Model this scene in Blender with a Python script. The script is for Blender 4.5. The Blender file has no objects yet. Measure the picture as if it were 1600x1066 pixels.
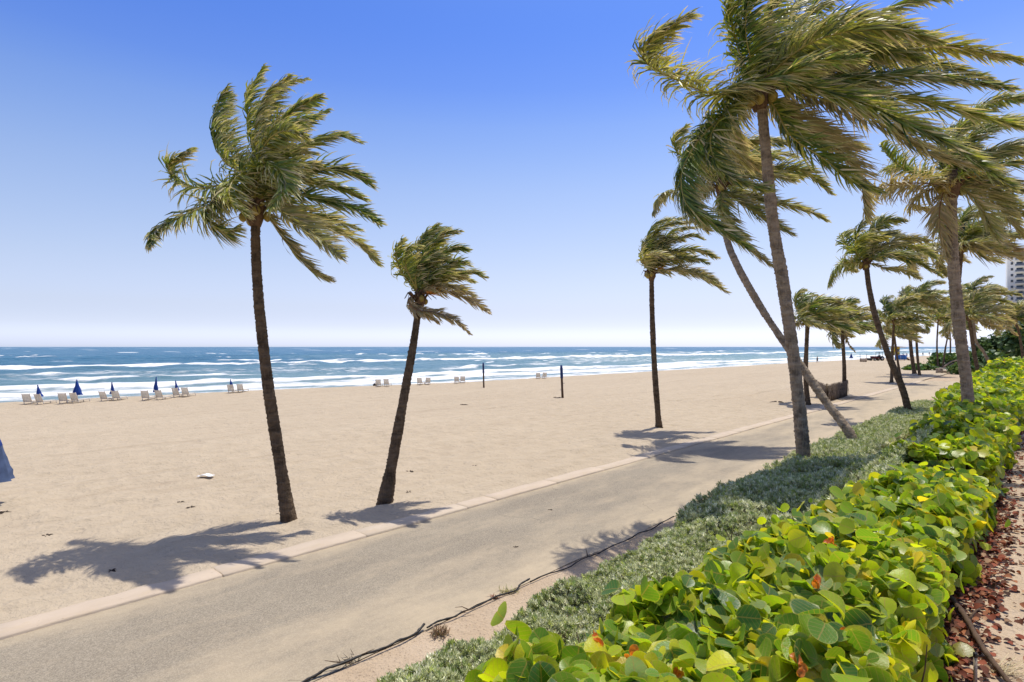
import bpy, math, random
import numpy as np
from mathutils import Vector, Matrix
R = math.radians
sc = bpy.context.scene
COL = sc.collection
random.seed(4)

# ------------------------------------------------------------------ camera, sky, sun, exposure
H, FP, HY = 4.2, 900.0, 542.0            # camera height, focal length in photo pixels, horizon row
cam_d = bpy.data.cameras.new("camera"); cam = bpy.data.objects.new("camera", cam_d); COL.objects.link(cam)
cam.location = (0, 0, H); cam.rotation_euler = (R(90), 0, 0)
cam_d.sensor_width = 36; cam_d.lens = FP / 1600 * 36; cam_d.shift_y = (HY - 533) / 1600
cam_d.clip_start = 0.05; cam_d.clip_end = 60000
sc.camera = cam

SUN_EL, SUN_AZ = 72.3, 36.0              # azimuth clockwise from +Y (the view direction)
w = bpy.data.worlds.new("World"); sc.world = w; w.use_nodes = True
nt = w.node_tree; nt.nodes.clear()
sky = nt.nodes.new("ShaderNodeTexSky"); sky.sky_type = 'NISHITA'; sky.sun_disc = False
sky.sun_elevation = R(SUN_EL); sky.sun_rotation = R(SUN_AZ); sky.altitude = 0
sky.air_density = 0.9; sky.dust_density = 1.6; sky.ozone_density = 1.0      # hazy seaside air
tc = nt.nodes.new("ShaderNodeTexCoord"); sxz = nt.nodes.new("ShaderNodeSeparateXYZ"); nt.links.new(tc.outputs['Generated'], sxz.inputs[0])
cr = nt.nodes.new("ShaderNodeValToRGB"); els = cr.color_ramp.elements       # the camera's own blue grading of the sky, by elevation (x 1/3)
SKYG = [(0, (1.876, 2.094, 2.922)), (0.0087, (1.834, 2.027, 2.879)), (0.035, (0.971, 1.008, 1.407)), (0.068, (0.916, 0.87, 1.075)), (0.134, (0.97, 0.863, 0.909)), (0.2588, (0.879, 0.879, 0.97)), (0.355, (0.583, 0.727, 1.03)), (0.407, (0.454, 0.628, 1.06)), (0.515, (0.25, 0.493, 1.075)), (0.7, (0.55, 0.68, 1.0)), (0.9, (0.92, 0.89, 0.84))]
while len(els) < len(SKYG): els.new(.5)
for e, (p_, c_) in zip(els, SKYG): e.position = p_; e.color = (c_[0] / 3.2, c_[1] / 3.2, c_[2] / 3.2, 1)
cr.color_ramp.interpolation = 'B_SPLINE'; nt.links.new(sxz.outputs['Z'], cr.inputs[0])
ml = nt.nodes.new("ShaderNodeMix"); ml.data_type = 'RGBA'; ml.blend_type = 'MULTIPLY'; ml.inputs[0].default_value = 1.0
nt.links.new(sky.outputs[0], ml.inputs[6]); nt.links.new(cr.outputs[0], ml.inputs[7])
vm = nt.nodes.new("ShaderNodeVectorMath"); vm.operation = 'SCALE'; vm.inputs['Scale'].default_value = 3.2; nt.links.new(ml.outputs[2], vm.inputs[0])
bg = nt.nodes.new("ShaderNodeBackground"); bg.inputs['Strength'].default_value = 0.15
wo = nt.nodes.new("ShaderNodeOutputWorld"); nt.links.new(vm.outputs[0], bg.inputs[0]); nt.links.new(bg.outputs[0], wo.inputs[0])
SUNV = Vector((math.sin(R(SUN_AZ)) * math.cos(R(SUN_EL)), math.cos(R(SUN_AZ)) * math.cos(R(SUN_EL)), math.sin(R(SUN_EL))))
sl = bpy.data.lights.new("sun", 'SUN'); sl.energy = 3.7; sl.angle = R(0.5); sl.color = (1.0, 0.955, 0.87)
so = bpy.data.objects.new("sun", sl); COL.objects.link(so); so.rotation_euler = SUNV.to_track_quat('Z', 'Y').to_euler(); so.location = (0, 0, 40)
vs = sc.view_settings; vs.view_transform = 'Standard'; vs.look = 'None'; vs.exposure = 0.3; vs.gamma = 1.0; vs.use_curve_mapping = False

# ------------------------------------------------------------------ coordinates
TH = math.atan((1636 - 800) / FP)                       # the path runs this far right of the view axis
D = np.array([math.sin(TH), math.cos(TH)]); N = np.array([-math.cos(TH), math.sin(TH)])
SHORE = math.atan2(D[1], D[0])                           # local x = along the shore (s), local y = towards the sea (p)
def W(px, py, Z): return np.array([(px - 800) / FP * Z, Z, H - (py - HY) / FP * Z])
def G(px, py, z=0.0):
    Z = (H - z) * FP / (py - HY); return W(px, py, Z)
def sp(v): return float(v[0] * D[0] + v[1] * D[1]), float(v[0] * N[0] + v[1] * N[1])
def xy(s, p): return D * s + N * p
def nrm(a): return a / np.maximum(np.linalg.norm(a, axis=-1, keepdims=True), 1e-9)

# ------------------------------------------------------------------ numpy noise
def vnoise(x, y, seed=0):
    xi = np.floor(x).astype(np.int64); yi = np.floor(y).astype(np.int64); fx = x - xi; fy = y - yi
    fx = fx * fx * (3 - 2 * fx); fy = fy * fy * (3 - 2 * fy)
    def h(a, b):
        n = (a * 374761393 + b * 668265263 + seed * 1442695041) & 0x7fffffff
        n = ((n ^ (n >> 13)) * 1274126177) & 0x7fffffff
        return ((n ^ (n >> 16)) & 0xffff) / 65535.0
    return (h(xi, yi) * (1 - fx) + h(xi + 1, yi) * fx) * (1 - fy) + (h(xi, yi + 1) * (1 - fx) + h(xi + 1, yi + 1) * fx) * fy
def fbm(x, y, o=4, seed=0):
    v = 0; a = .5
    for i in range(o):
        v = v + a * vnoise(x * 2 ** i + 17 * i, y * 2 ** i - 9 * i, seed + i); a *= .5
    return v / (1 - .5 ** o)
def sstep(a, b, x):
    t = np.clip((x - a) / (b - a), 0, 1); return t * t * (3 - 2 * t)

# ------------------------------------------------------------------ materials
def mat(name):
    m = bpy.data.materials.new(name); m.use_nodes = True
    n = m.node_tree; n.nodes.clear(); out = n.nodes.new("ShaderNodeOutputMaterial")
    return m, n, out
def nd(n, t, **kw):
    o = n.nodes.new(t)
    for k, v in kw.items():
        if k in o.inputs: o.inputs[k].default_value = v
        else: setattr(o, k, v)
    return o
def noise(n, vec, scale, detail=4, rough=.55):
    t = nd(n, "ShaderNodeTexNoise", Scale=scale, Detail=detail, Roughness=rough)
    if vec is not None: n.links.new(vec, t.inputs['Vector'])
    return t.outputs['Fac']
def ramp(n, fac, stops):
    r = n.nodes.new("ShaderNodeValToRGB"); e = r.color_ramp.elements
    while len(e) < len(stops): e.new(.5)
    for el, (p, c) in zip(e, stops):
        el.position = p; el.color = (c[0], c[1], c[2], 1) if hasattr(c, '__len__') else (c, c, c, 1)
    n.links.new(fac, r.inputs[0]); return r.outputs[0]
def mixc(n, fac, a, b, mode='MIX'):
    m = n.nodes.new("ShaderNodeMix"); m.data_type = 'RGBA'; m.blend_type = mode
    for i, v in ((0, fac), (6, a), (7, b)):
        if isinstance(v, (int, float)): m.inputs[i].default_value = v
        elif isinstance(v, tuple): m.inputs[i].default_value = (*v, 1)
        else: n.links.new(v, m.inputs[i])
    return m.outputs[2]
def mth(n, op, a, b=None, c=None, clamp=False):
    m = n.nodes.new("ShaderNodeMath"); m.operation = op; m.use_clamp = clamp
    for i, v in enumerate((a, b, c)):
        if v is None: continue
        if isinstance(v, (int, float)): m.inputs[i].default_value = v
        else: n.links.new(v, m.inputs[i])
    return m.outputs[0]
def bump(n, h, strength, dist):
    b = nd(n, "ShaderNodeBump", Strength=strength, Distance=dist); n.links.new(h, b.inputs['Height']); return b.outputs[0]
def prin(n, out, color, rough=.8, normal=None, spec=.3):
    b = nd(n, "ShaderNodeBsdfPrincipled", Roughness=rough); b.inputs['Specular IOR Level'].default_value = spec
    if isinstance(color, tuple): b.inputs['Base Color'].default_value = (*color, 1)
    else: n.links.new(color, b.inputs['Base Color'])
    if normal is not None: n.links.new(normal, b.inputs['Normal'])
    if out is not None: n.links.new(b.outputs[0], out.inputs[0])
    return b
def objv(n, scale=None):
    t = n.nodes.new("ShaderNodeTexCoord").outputs['Object']
    if scale:
        m = n.nodes.new("ShaderNodeMapping"); m.inputs['Scale'].default_value = scale; n.links.new(t, m.inputs[0]); t = m.outputs[0]
    return t
def simple(name, c, rough=.7, var=.25, sc_=6.0, spec=.3, bmp=0.0):
    m, n, out = mat(name); v = objv(n); f = noise(n, v, sc_, 5)
    d = tuple(x * (1 - var) for x in c); l = tuple(min(1, x * (1 + var)) for x in c)
    col = ramp(n, f, [(.3, d), (.7, l)])
    prin(n, out, col, rough, bump(n, noise(n, v, sc_ * 6, 4), bmp, .02) if bmp else None, spec); return m

def m_sand():
    m, n, out = mat("dry_sand"); v = objv(n)
    big = noise(n, objv(n, (.05, .22, 1)), 1.0, 5); mid = noise(n, v, 1.3, 5); fine = noise(n, v, 60, 3)
    c = ramp(n, big, [(.3, (.425, .34, .238)), (.7, (.495, .405, .29))])
    c = mixc(n, .5, c, ramp(n, mid, [(.3, (.415, .335, .234)), (.7, (.505, .415, .30))]))
    c = mixc(n, mth(n, 'MULTIPLY', fine, .16), c, (.22, .16, .11))
    spk = mth(n, 'GREATER_THAN', noise(n, v, 23, 2), .74)
    c = mixc(n, mth(n, 'MULTIPLY', spk, .18), c, (.16, .11, .07))
    tr = n.nodes.new("ShaderNodeTexWave"); tr.wave_type = 'BANDS'; tr.bands_direction = 'Y'
    tr.inputs['Scale'].default_value = .45; tr.inputs['Distortion'].default_value = 2.5; tr.inputs['Detail'].default_value = 3; tr.inputs['Detail Scale'].default_value = .3
    n.links.new(objv(n, (.12, 1, 1)), tr.inputs[0])
    h = mth(n, 'ADD', mth(n, 'MULTIPLY', noise(n, v, 2.6, 5, .6), 1.0), mth(n, 'MULTIPLY', noise(n, v, 9, 4), .45))
    h = mth(n, 'ADD', h, mth(n, 'MULTIPLY', tr.outputs['Fac'], .4))
    sx = n.nodes.new("ShaderNodeSeparateXYZ"); n.links.new(v, sx.inputs[0])      # ruts of the beach tractor, pressed into the sand
    wb = mth(n, 'MULTIPLY', noise(n, objv(n, (.03, 0, 0)), 1.0, 2), 7.0); rut = None
    for p0 in (19.5, 21.3, 27.5, 29.3, 33.0, 38.2, 40.0):
        d = mth(n, 'ABSOLUTE', mth(n, 'SUBTRACT', mth(n, 'ADD', sx.outputs['Y'], wb), p0 + 3.5)); g = mth(n, 'SUBTRACT', 1.0, mth(n, 'DIVIDE', d, .32), clamp=True)
        rut = g if rut is None else mth(n, 'MAXIMUM', rut, g)
    rut = mth(n, 'MULTIPLY', rut, ramp(n, noise(n, objv(n, (.08, .3, 1)), 1.0, 3), [(.42, 0), (.6, 1)])); h = mth(n, 'SUBTRACT', h, mth(n, 'MULTIPLY', rut, .7))
    c = mixc(n, mth(n, 'MULTIPLY', rut, .22), c, (.34, .255, .17))
    wet = mth(n, 'DIVIDE', mth(n, 'SUBTRACT', .02, sx.outputs['Z']), .35, clamp=True); c = mixc(n, mth(n, 'MULTIPLY', wet, .85), c, (.20, .145, .095))
    prin(n, out, c, .95, bump(n, h, .9, .15), .1); return m
def m_soil():
    m, n, out = mat("garden_sand"); v = objv(n)
    c = ramp(n, noise(n, v, 1.1, 5), [(.3, (.40, .30, .20)), (.7, (.48, .375, .265))])
    c = mixc(n, mth(n, 'MULTIPLY', mth(n, 'GREATER_THAN', noise(n, v, 30, 3), .62), .5), c, (.14, .095, .06))
    h = mth(n, 'ADD', noise(n, v, 5, 5), mth(n, 'MULTIPLY', noise(n, v, 22, 4), .4))
    prin(n, out, c, .95, bump(n, h, .9, .08), .1); return m
def m_asphalt():
    m, n, out = mat("worn_asphalt"); v = objv(n)
    c = ramp(n, noise(n, v, .55, 6, .6), [(.32, (.225, .187, .13)), (.68, (.32, .268, .186))])
    ag = n.nodes.new("ShaderNodeTexVoronoi"); ag.inputs['Scale'].default_value = 75; n.links.new(v, ag.inputs['Vector'])
    hsv = n.nodes.new("ShaderNodeSeparateColor"); n.links.new(ag.outputs['Color'], hsv.inputs[0])
    c = mixc(n, .5, c, ramp(n, hsv.outputs[0], [(0, (.12, .10, .085)), (.5, (.24, .205, .155)), (1, (.42, .36, .28))]))
    sx = n.nodes.new("ShaderNodeSeparateXYZ"); n.links.new(v, sx.inputs[0])
    p = sx.outputs['Y']                                            # drifted sand lies along both edges and in patches
    e1 = mth(n, 'DIVIDE', mth(n, 'SUBTRACT', 8.9, p), 2.2, clamp=True)
    e2 = mth(n, 'DIVIDE', mth(n, 'SUBTRACT', p, 10.35), .7, clamp=True)
    pat = ramp(n, noise(n, objv(n, (.35, 1, 1)), 1.1, 6, .62), [(.38, 0), (.66, 1)])
    far = mth(n, 'MULTIPLY', mth(n, 'DIVIDE', mth(n, 'SUBTRACT', sx.outputs['X'], 14), 30, clamp=True), .6)
    s = mth(n, 'ADD', mth(n, 'MULTIPLY', mth(n, 'ADD', e1, e2), .75), mth(n, 'ADD', mth(n, 'MULTIPLY', pat, .6), far))
    s = mth(n, 'MULTIPLY', mth(n, 'SUBTRACT', s, mth(n, 'MULTIPLY', noise(n, v, 6, 5), .45)), 1.15, clamp=True)
    c = mixc(n, mth(n, 'MULTIPLY', s, .85), c, (.46, .37, .25))
    cr = n.nodes.new("ShaderNodeTexVoronoi"); cr.feature = 'DISTANCE_TO_EDGE'; cr.inputs['Scale'].default_value = .22
    wv = n.nodes.new("ShaderNodeVectorMath"); wv.operation = 'ADD'
    nz = nd(n, "ShaderNodeTexNoise", Scale=.8, Detail=5); n.links.new(v, nz.inputs[0]); n.links.new(v, wv.inputs[0]); n.links.new(nz.outputs['Color'], wv.inputs[1])
    n.links.new(wv.outputs[0], cr.inputs[0])
    ck = mth(n, 'MULTIPLY', mth(n, 'LESS_THAN', cr.outputs['Distance'], .0016), mth(n, 'GREATER_THAN', noise(n, v, .35, 2), .6))
    c = mixc(n, mth(n, 'MULTIPLY', ck, .4), c, (.06, .05, .04))
    hh = mth(n, 'SUBTRACT', mth(n, 'ADD', mth(n, 'MULTIPLY', hsv.outputs[0], .5), noise(n, v, 8, 4)), ck)
    prin(n, out, c, .9, bump(n, hh, .5, .015), .2); return m
def m_kerb():
    m, n, out = mat("pink_concrete"); v = objv(n)
    oi = n.nodes.new("ShaderNodeObjectInfo")
    c = ramp(n, noise(n, v, 1.8, 6, .65), [(.3, (.43, .35, .255)), (.7, (.54, .445, .335))])
    c = mixc(n, mth(n, 'MULTIPLY', oi.outputs['Random'], .35), c, (.50, .385, .29))
    c = mixc(n, mth(n, 'MULTIPLY', mth(n, 'GREATER_THAN', noise(n, v, 5, 6, .7), .57), .55), c, (.48, .38, .265))
    c = mixc(n, mth(n, 'MULTIPLY', mth(n, 'GREATER_THAN', noise(n, v, 14, 5, .7), .66), .5), c, (.2, .15, .11))
    prin(n, out, c, .9, bump(n, noise(n, v, 18, 5), .5, .02), .2); return m
def m_sea():
    m, n, out = mat("sea_water"); v = objv(n)
    a = n.nodes.new("ShaderNodeAttribute"); a.attribute_name = "foam"; foam = a.outputs['Fac']
    b = n.nodes.new("ShaderNodeAttribute"); b.attribute_name = "shoal"; sh = b.outputs['Fac']
    n1 = noise(n, objv(n, (.016, .05, 1)), 1.0, 6, .6)
    deep = ramp(n, n1, [(.3, (.022, .10, .175)), (.7, (.06, .17, .255))])
    c = mixc(n, sh, deep, ramp(n, n1, [(.3, (.15, .27, .28)), (.7, (.28, .36, .33))]))
    f1 = noise(n, objv(n, (.22, .5, 1)), 1.0, 7, .68); f2 = noise(n, objv(n, (.03, .35, 1)), 1.0, 6, .65)
    f = mth(n, 'SUBTRACT', mth(n, 'ADD', mth(n, 'MULTIPLY', f1, 1.1), mth(n, 'MULTIPLY', f2, .75)), .34)
    k = mth(n, 'MULTIPLY', mth(n, 'ADD', mth(n, 'SUBTRACT', mth(n, 'MULTIPLY', foam, 1.05), .98), f), 3.2, clamp=True)
    c = mixc(n, k, c, (.80, .80, .78))
    h = mth(n, 'ADD', noise(n, objv(n, (.25, .55, 1)), 1.0, 7, .65), mth(n, 'MULTIPLY', k, .25))
    pr = prin(n, out, c, .35, bump(n, h, 1.0, 1.1), .22)
    n.links.new(mth(n, 'ADD', .3, mth(n, 'MULTIPLY', k, .6)), pr.inputs['Roughness']); pr.inputs['IOR'].default_value = 1.33
    return m
def leaf_shader(n, out, col, rough=.5, trans=.35, spec=.3, normal=None, tcol=(1.15, 1.05, .55)):
    p = prin(n, None, col, rough, normal, spec)
    t = n.nodes.new("ShaderNodeBsdfTranslucent"); n.links.new(mixc(n, 1.0, col, tcol, 'MULTIPLY'), t.inputs[0])
    mx = n.nodes.new("ShaderNodeMixShader"); mx.inputs[0].default_value = trans
    n.links.new(p.outputs[0], mx.inputs[1]); n.links.new(t.outputs[0], mx.inputs[2]); n.links.new(mx.outputs[0], out.inputs[0])
def m_tint(name, rough=.5, trans=.35, spec=.3, tcol=(1.15, 1.05, .55)):
    m, n, out = mat(name); a = n.nodes.new("ShaderNodeAttribute"); a.attribute_name = "tint"
    leaf_shader(n, out, a.outputs['Color'], rough, trans, spec, None, tcol); return m
def m_grape(name, by_object):
    m, n, out = mat(name)
    if by_object: base = n.nodes.new("ShaderNodeObjectInfo").outputs['Color']
    else:
        a = n.nodes.new("ShaderNodeAttribute"); a.attribute_name = "tint"; base = a.outputs['Color']
    uv = n.nodes.new("ShaderNodeUVMap"); s = n.nodes.new("ShaderNodeSeparateXYZ"); n.links.new(uv.outputs[0], s.inputs[0])
    u = mth(n, 'ABSOLUTE', mth(n, 'SUBTRACT', s.outputs[0], .5)); v = s.outputs[1]
    mid = mth(n, 'LESS_THAN', u, .022)
    fr = mth(n, 'FRACT', mth(n, 'SUBTRACT', mth(n, 'MULTIPLY', v, 5.5), mth(n, 'MULTIPLY', u, 4.0)))
    side = mth(n, 'MULTIPLY', mth(n, 'LESS_THAN', fr, .10), .8)
    vein = mth(n, 'MAXIMUM', mid, side)
    blot = noise(n, objv(n) if by_object else n.nodes.new("ShaderNodeNewGeometry").outputs['Position'], 14, 4)
    c = mixc(n, mth(n, 'MULTIPLY', ramp(n, blot, [(.45, 0), (.75, 1)]), .35), base, mixc(n, 1.0, base, (1.5, 1.25, .6), 'MULTIPLY'))
    spot = mth(n, 'GREATER_THAN', noise(n, objv(n) if by_object else n.nodes.new("ShaderNodeNewGeometry").outputs['Position'], 55, 3), .70)
    c = mixc(n, mth(n, 'MULTIPLY', spot, .6), c, (.14, .07, .025))
    c = mixc(n, mth(n, 'MULTIPLY', vein, .5), c, (.55, .36, .12))
    rim = mth(n, 'GREATER_THAN', mth(n, 'ADD', mth(n, 'POWER', mth(n, 'DIVIDE', u, .5), 2.0), mth(n, 'POWER', mth(n, 'MULTIPLY', mth(n, 'ABSOLUTE', mth(n, 'SUBTRACT', v, .5)), 2.0), 2.0)), .86)
    c = mixc(n, mth(n, 'MULTIPLY', rim, .35), c, (.55, .50, .10))
    leaf_shader(n, out, c, .36, .55, .45, bump(n, mth(n, 'SUBTRACT', blot, mth(n, 'MULTIPLY', vein, .5)), .35, .01), (1.45, 1.35, .45)); return m
def m_trunk(name, dark, light):
    m, n, out = mat(name); v = objv(n)
    rg = noise(n, objv(n, (2.2, 2.2, 8.5)), 1.0, 6, .68)
    c = ramp(n, rg, [(.32, dark), (.66, light)])
    c = mixc(n, mth(n, 'MULTIPLY', ramp(n, noise(n, v, 3.4, 7, .72), [(.46, 0), (.62, 1)]), .7), c, tuple(x * .4 for x in dark))
    fib = noise(n, objv(n, (26, 26, 3)), 1.0, 4)
    c = mixc(n, mth(n, 'MULTIPLY', ramp(n, fib, [(.5, 0), (.75, 1)]), .4), c, tuple(min(1, x * 1.35) for x in light))
    prin(n, out, c, .9, bump(n, mth(n, 'ADD', rg, mth(n, 'MULTIPLY', fib, .5)), 1.0, .09), .15); return m
M = dict(sand=m_sand(), soil=m_soil(), asphalt=m_asphalt(), kerb=m_kerb(), sea=m_sea(),
    frond=m_tint("palm_leaflet", .42, .40, .34), rachis=simple("palm_midrib", (.30, .25, .06), .5, .3, 5),
    dry_rachis=simple("dry_midrib", (.20, .12, .06), .7, .3, 5),
    fibre=simple("palm_fibre", (.16, .10, .06), .95, .5, 14, .1, .8), nut=simple("coconut_husk", (.32, .24, .05), .5, .35, 8),
    flower=simple("palm_flower_stalk", (.62, .26, .05), .6, .35, 14),
    trunk_dark=m_trunk("trunk_brown", (.095, .062, .036), (.21, .145, .088)), trunk_grey=m_trunk("trunk_grey", (.24, .18, .12), (.45, .355, .25)),
    grape=m_grape("sea_grape_leaf", True), grape_mass=m_grape("sea_grape_foliage", False),
    silver=m_tint("silver_leaf", .6, .18, .25, (1, 1, .8)), twig=simple("hedge_twig", (.12, .08, .05), .9, .4, 20, .1),
    dead=m_tint("dead_leaf", .75, .15, .15, (1.2, .7, .5)), bush=m_tint("bush_leaf", .45, .3, .3),
    wood=simple("weathered_wood", (.22, .16, .11), .9, .35, 9, .15, .5), pale=simple("pale_strap", (.68, .60, .48), .7, .12, 9),
    white=simple("white_frame", (.62, .57, .50), .55, .08, 9), blue=simple("blue_canvas", (.018, .055, .25), .8, .25, 6, .15),
    greyblue=simple("faded_canvas", (.07, .10, .18), .85, .2, 6, .15), metal=simple("grey_metal", (.3, .3, .3), .45, .2, 9),
    navy=simple("navy_padding", (.02, .04, .13), .7, .25, 6), post=simple("timber_post", (.10, .065, .045), .9, .35, 8, .1, .5),
    thatch=simple("dry_thatch", (.26, .20, .15), .95, .5, 9, .1, .8), thatch_dark=simple("old_thatch", (.10, .075, .055), .95, .4, 9, .1),
    black=simple("black_plastic", (.018, .016, .015), .5, .3, 12), weed=simple("seaweed", (.045, .03, .02), .95, .4, 12),
    litter=simple("white_plastic", (.78, .78, .76), .6, .08, 12), stone=simple("planter_stone", (.42, .33, .24), .9, .2, 6, .2, .5),
    facade=simple("cream_render", (.62, .60, .56), .8, .06, .2), slab=simple("balcony_slab", (.70, .69, .66), .8, .06, .3),
    glass=simple("tinted_glass", (.07, .09, .11), .15, .3, .4, .6), rail=simple("balcony_rail", (.17, .19, .21), .4, .2, .5, .5),
    yellow=simple("yellow_paint", (.72, .50, .03), .6, .1, 4), bluep=simple("blue_paint", (.03, .14, .42), .6, .15, 4),
    rubber=simple("tyre_rubber", (.02, .02, .02), .9, .2, 8), red=simple("dark_red_paint", (.12, .03, .025), .5, .2, 6),
    skin=simple("skin", (.42, .25, .17), .6, .1, 20), cloth_dark=simple("dark_cloth", (.03, .035, .05), .9, .3, 20),
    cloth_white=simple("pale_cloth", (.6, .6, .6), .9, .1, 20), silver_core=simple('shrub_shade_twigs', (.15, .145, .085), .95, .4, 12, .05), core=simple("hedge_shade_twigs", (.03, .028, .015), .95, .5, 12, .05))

# ------------------------------------------------------------------ mesh helpers
def npmesh(name, verts, faces, tint=None, uv=None, smooth=False):
    """faces: list of int arrays (n,k). tint: per-vertex colour, uv: per-vertex uv"""
    me = bpy.data.meshes.new(name); verts = np.asarray(verts, np.float32)
    faces = [np.asarray(f, np.int32) for f in faces if len(f)]
    loops = np.concatenate([f.ravel() for f in faces]); tot = np.concatenate([np.full(len(f), f.shape[1], np.int32) for f in faces])
    st = np.concatenate([[0], np.cumsum(tot)[:-1]]).astype(np.int32)
    me.vertices.add(len(verts)); me.vertices.foreach_set("co", verts.ravel())
    me.loops.add(len(loops)); me.loops.foreach_set("vertex_index", loops)
    me.polygons.add(len(tot)); me.polygons.foreach_set("loop_start", st); me.polygons.foreach_set("loop_total", tot)
    if smooth: me.polygons.foreach_set("use_smooth", np.ones(len(tot), bool))
    if tint is not None:
        a = me.attributes.new("tint", 'FLOAT_COLOR', 'POINT'); c = np.ones((len(verts), 4), np.float32); c[:, :3] = tint; a.data.foreach_set("color", c.ravel())
    if uv is not None:
        l = me.uv_layers.new(name="uv"); l.data.foreach_set("uv", np.asarray(uv, np.float32)[loops].ravel())
    me.update(calc_edges=True); return me
def link(name, me, m=None, parent=None, loc=None, rotz=None, **props):
    o = bpy.data.objects.new(name, me); COL.objects.link(o)
    if m is not None and me is not None and not me.materials: me.materials.append(m)
    if parent is not None: o.parent = parent
    if loc is not None: o.location = loc
    if rotz is not None: o.rotation_euler.z = rotz
    for k, v in props.items(): o[k] = v
    return o
def thing(name, loc, label, category, group=None, rotz=0):
    o = link(name, None, loc=tuple(loc), rotz=rotz, label=label, category=category)
    if group: o['group'] = group
    return o
class MB:
    """collects boxes, tubes and lofts into one mesh"""
    def __init__(s): s.v = []; s.q = []; s.t = []; s.n = 0
    def add(s, v, q=(), t=()):
        v = np.asarray(v, float)
        if len(q): s.q.append(np.asarray(q) + s.n)
        if len(t): s.t.append(np.asarray(t) + s.n)
        s.v.append(v); s.n += len(v); return s
    def box(s, c, d, rx=0, rz=0, ry=0, ch=.12):
        """box with chamfered vertical edges"""
        hx, hy, hz = d[0] / 2, d[1] / 2, d[2] / 2; k = min(hx, hy) * ch * 2
        ring = [(-hx + k, -hy), (hx - k, -hy), (hx, -hy + k), (hx, hy - k), (hx - k, hy), (-hx + k, hy), (-hx, hy - k), (-hx, -hy + k)]
        v = np.array([(x, y, z) for z in (-hz, hz) for x, y in ring]); m = np.array(Matrix.Rotation(rz, 3, 'Z') @ Matrix.Rotation(ry, 3, 'Y') @ Matrix.Rotation(rx, 3, 'X'))
        v = v @ m.T + np.array(c); q = [(i, (i + 1) % 8, (i + 1) % 8 + 8, i + 8) for i in range(8)]
        q += [(8, 9, 10, 15), (10, 11, 14, 15), (11, 12, 13, 14), (7, 2, 1, 0), (7, 6, 3, 2), (6, 5, 4, 3)]
        return s.add(v, q)
    def tube(s, pts, rad, k=6, cap=True, jit=None):
        pts = np.asarray(pts, float); n = len(pts); rad = np.broadcast_to(np.asarray(rad, float), (n,))
        T = nrm(np.gradient(pts, axis=0)); ref = np.array([0., 0, 1]) if abs(T[0, 2]) < .8 else np.array([1., 0, 0])
        A = nrm(np.cross(T, ref)); B = np.cross(T, A); a = np.arange(k) / k * 2 * math.pi
        rr = rad[:, None] * (np.ones((n, k)) if jit is None else jit)
        v = pts[:, None, :] + rr[..., None] * (np.cos(a)[None, :, None] * A[:, None, :] + np.sin(a)[None, :, None] * B[:, None, :])
        i = np.arange(n - 1)[:, None] * k; j = np.arange(k)[None, :]; j2 = (j + 1) % k
        q = np.stack([i + j, i + j2, i + k + j2, i + k + j], -1).reshape(-1, 4); v = v.reshape(-1, 3)
        if cap:
            v = np.concatenate([v, pts[:1], pts[-1:]]); c0 = n * k; jj = np.arange(k); b = (n - 1) * k
            t = np.concatenate([np.stack([np.full(k, c0), (jj + 1) % k, jj], -1), np.stack([np.full(k, c0 + 1), b + jj, b + (jj + 1) % k], -1)])
            return s.add(v, q, t)
        return s.add(v, q)
    def ball(s, c, r, k=8, m=5, rs=None):
        u = np.linspace(0, math.pi, m + 1); pts = np.array(c) + np.stack([np.zeros(m + 1), np.zeros(m + 1), -np.cos(u) * (r[2] if hasattr(r, '__len__') else r)], -1)
        rad = np.sin(u) * (r[0] if hasattr(r, '__len__') else r) + 1e-4; return s.tube(pts, rad, k)
    def mesh(s, name, smooth=False): return npmesh(name, np.concatenate(s.v), [np.concatenate(s.q) if s.q else [], np.concatenate(s.t) if s.t else []], smooth=smooth)
    def build(s, name, m, parent=None, smooth=False, **kw): return link(name, s.mesh(name, smooth), m, parent, **kw)
def grid_faces(ns, npp):
    i = np.arange(ns - 1)[:, None] * npp; j = np.arange(npp - 1)[None, :]
    return np.stack([i + j, i + npp + j, i + npp + j + 1, i + j + 1], -1).reshape(-1, 4)
def geo(a, b, n): return np.sign(b - a) * np.geomspace(.5, abs(b - a) + .5, n) + a - np.sign(b - a) * .5
def catmull(P, n):
    P = np.asarray(P, float); Q = np.concatenate([[2 * P[0] - P[1]], P, [2 * P[-1] - P[-2]]]); m = len(P) - 1
    L = np.concatenate([[0], np.cumsum(np.linalg.norm(np.diff(P, axis=0), axis=1))]); t = np.linspace(0, L[-1], n)
    i = np.clip(np.searchsorted(L, t, 'right') - 1, 0, m - 1); u = ((t - L[i]) / (L[i + 1] - L[i]))[:, None]
    a, b, c, d = Q[i], Q[i + 1], Q[i + 2], Q[i + 3]
    return .5 * (2 * b + (c - a) * u + (2 * a - 5 * b + 4 * c - d) * u ** 2 + (3 * b - a - 3 * c + d) * u ** 3)

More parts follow.
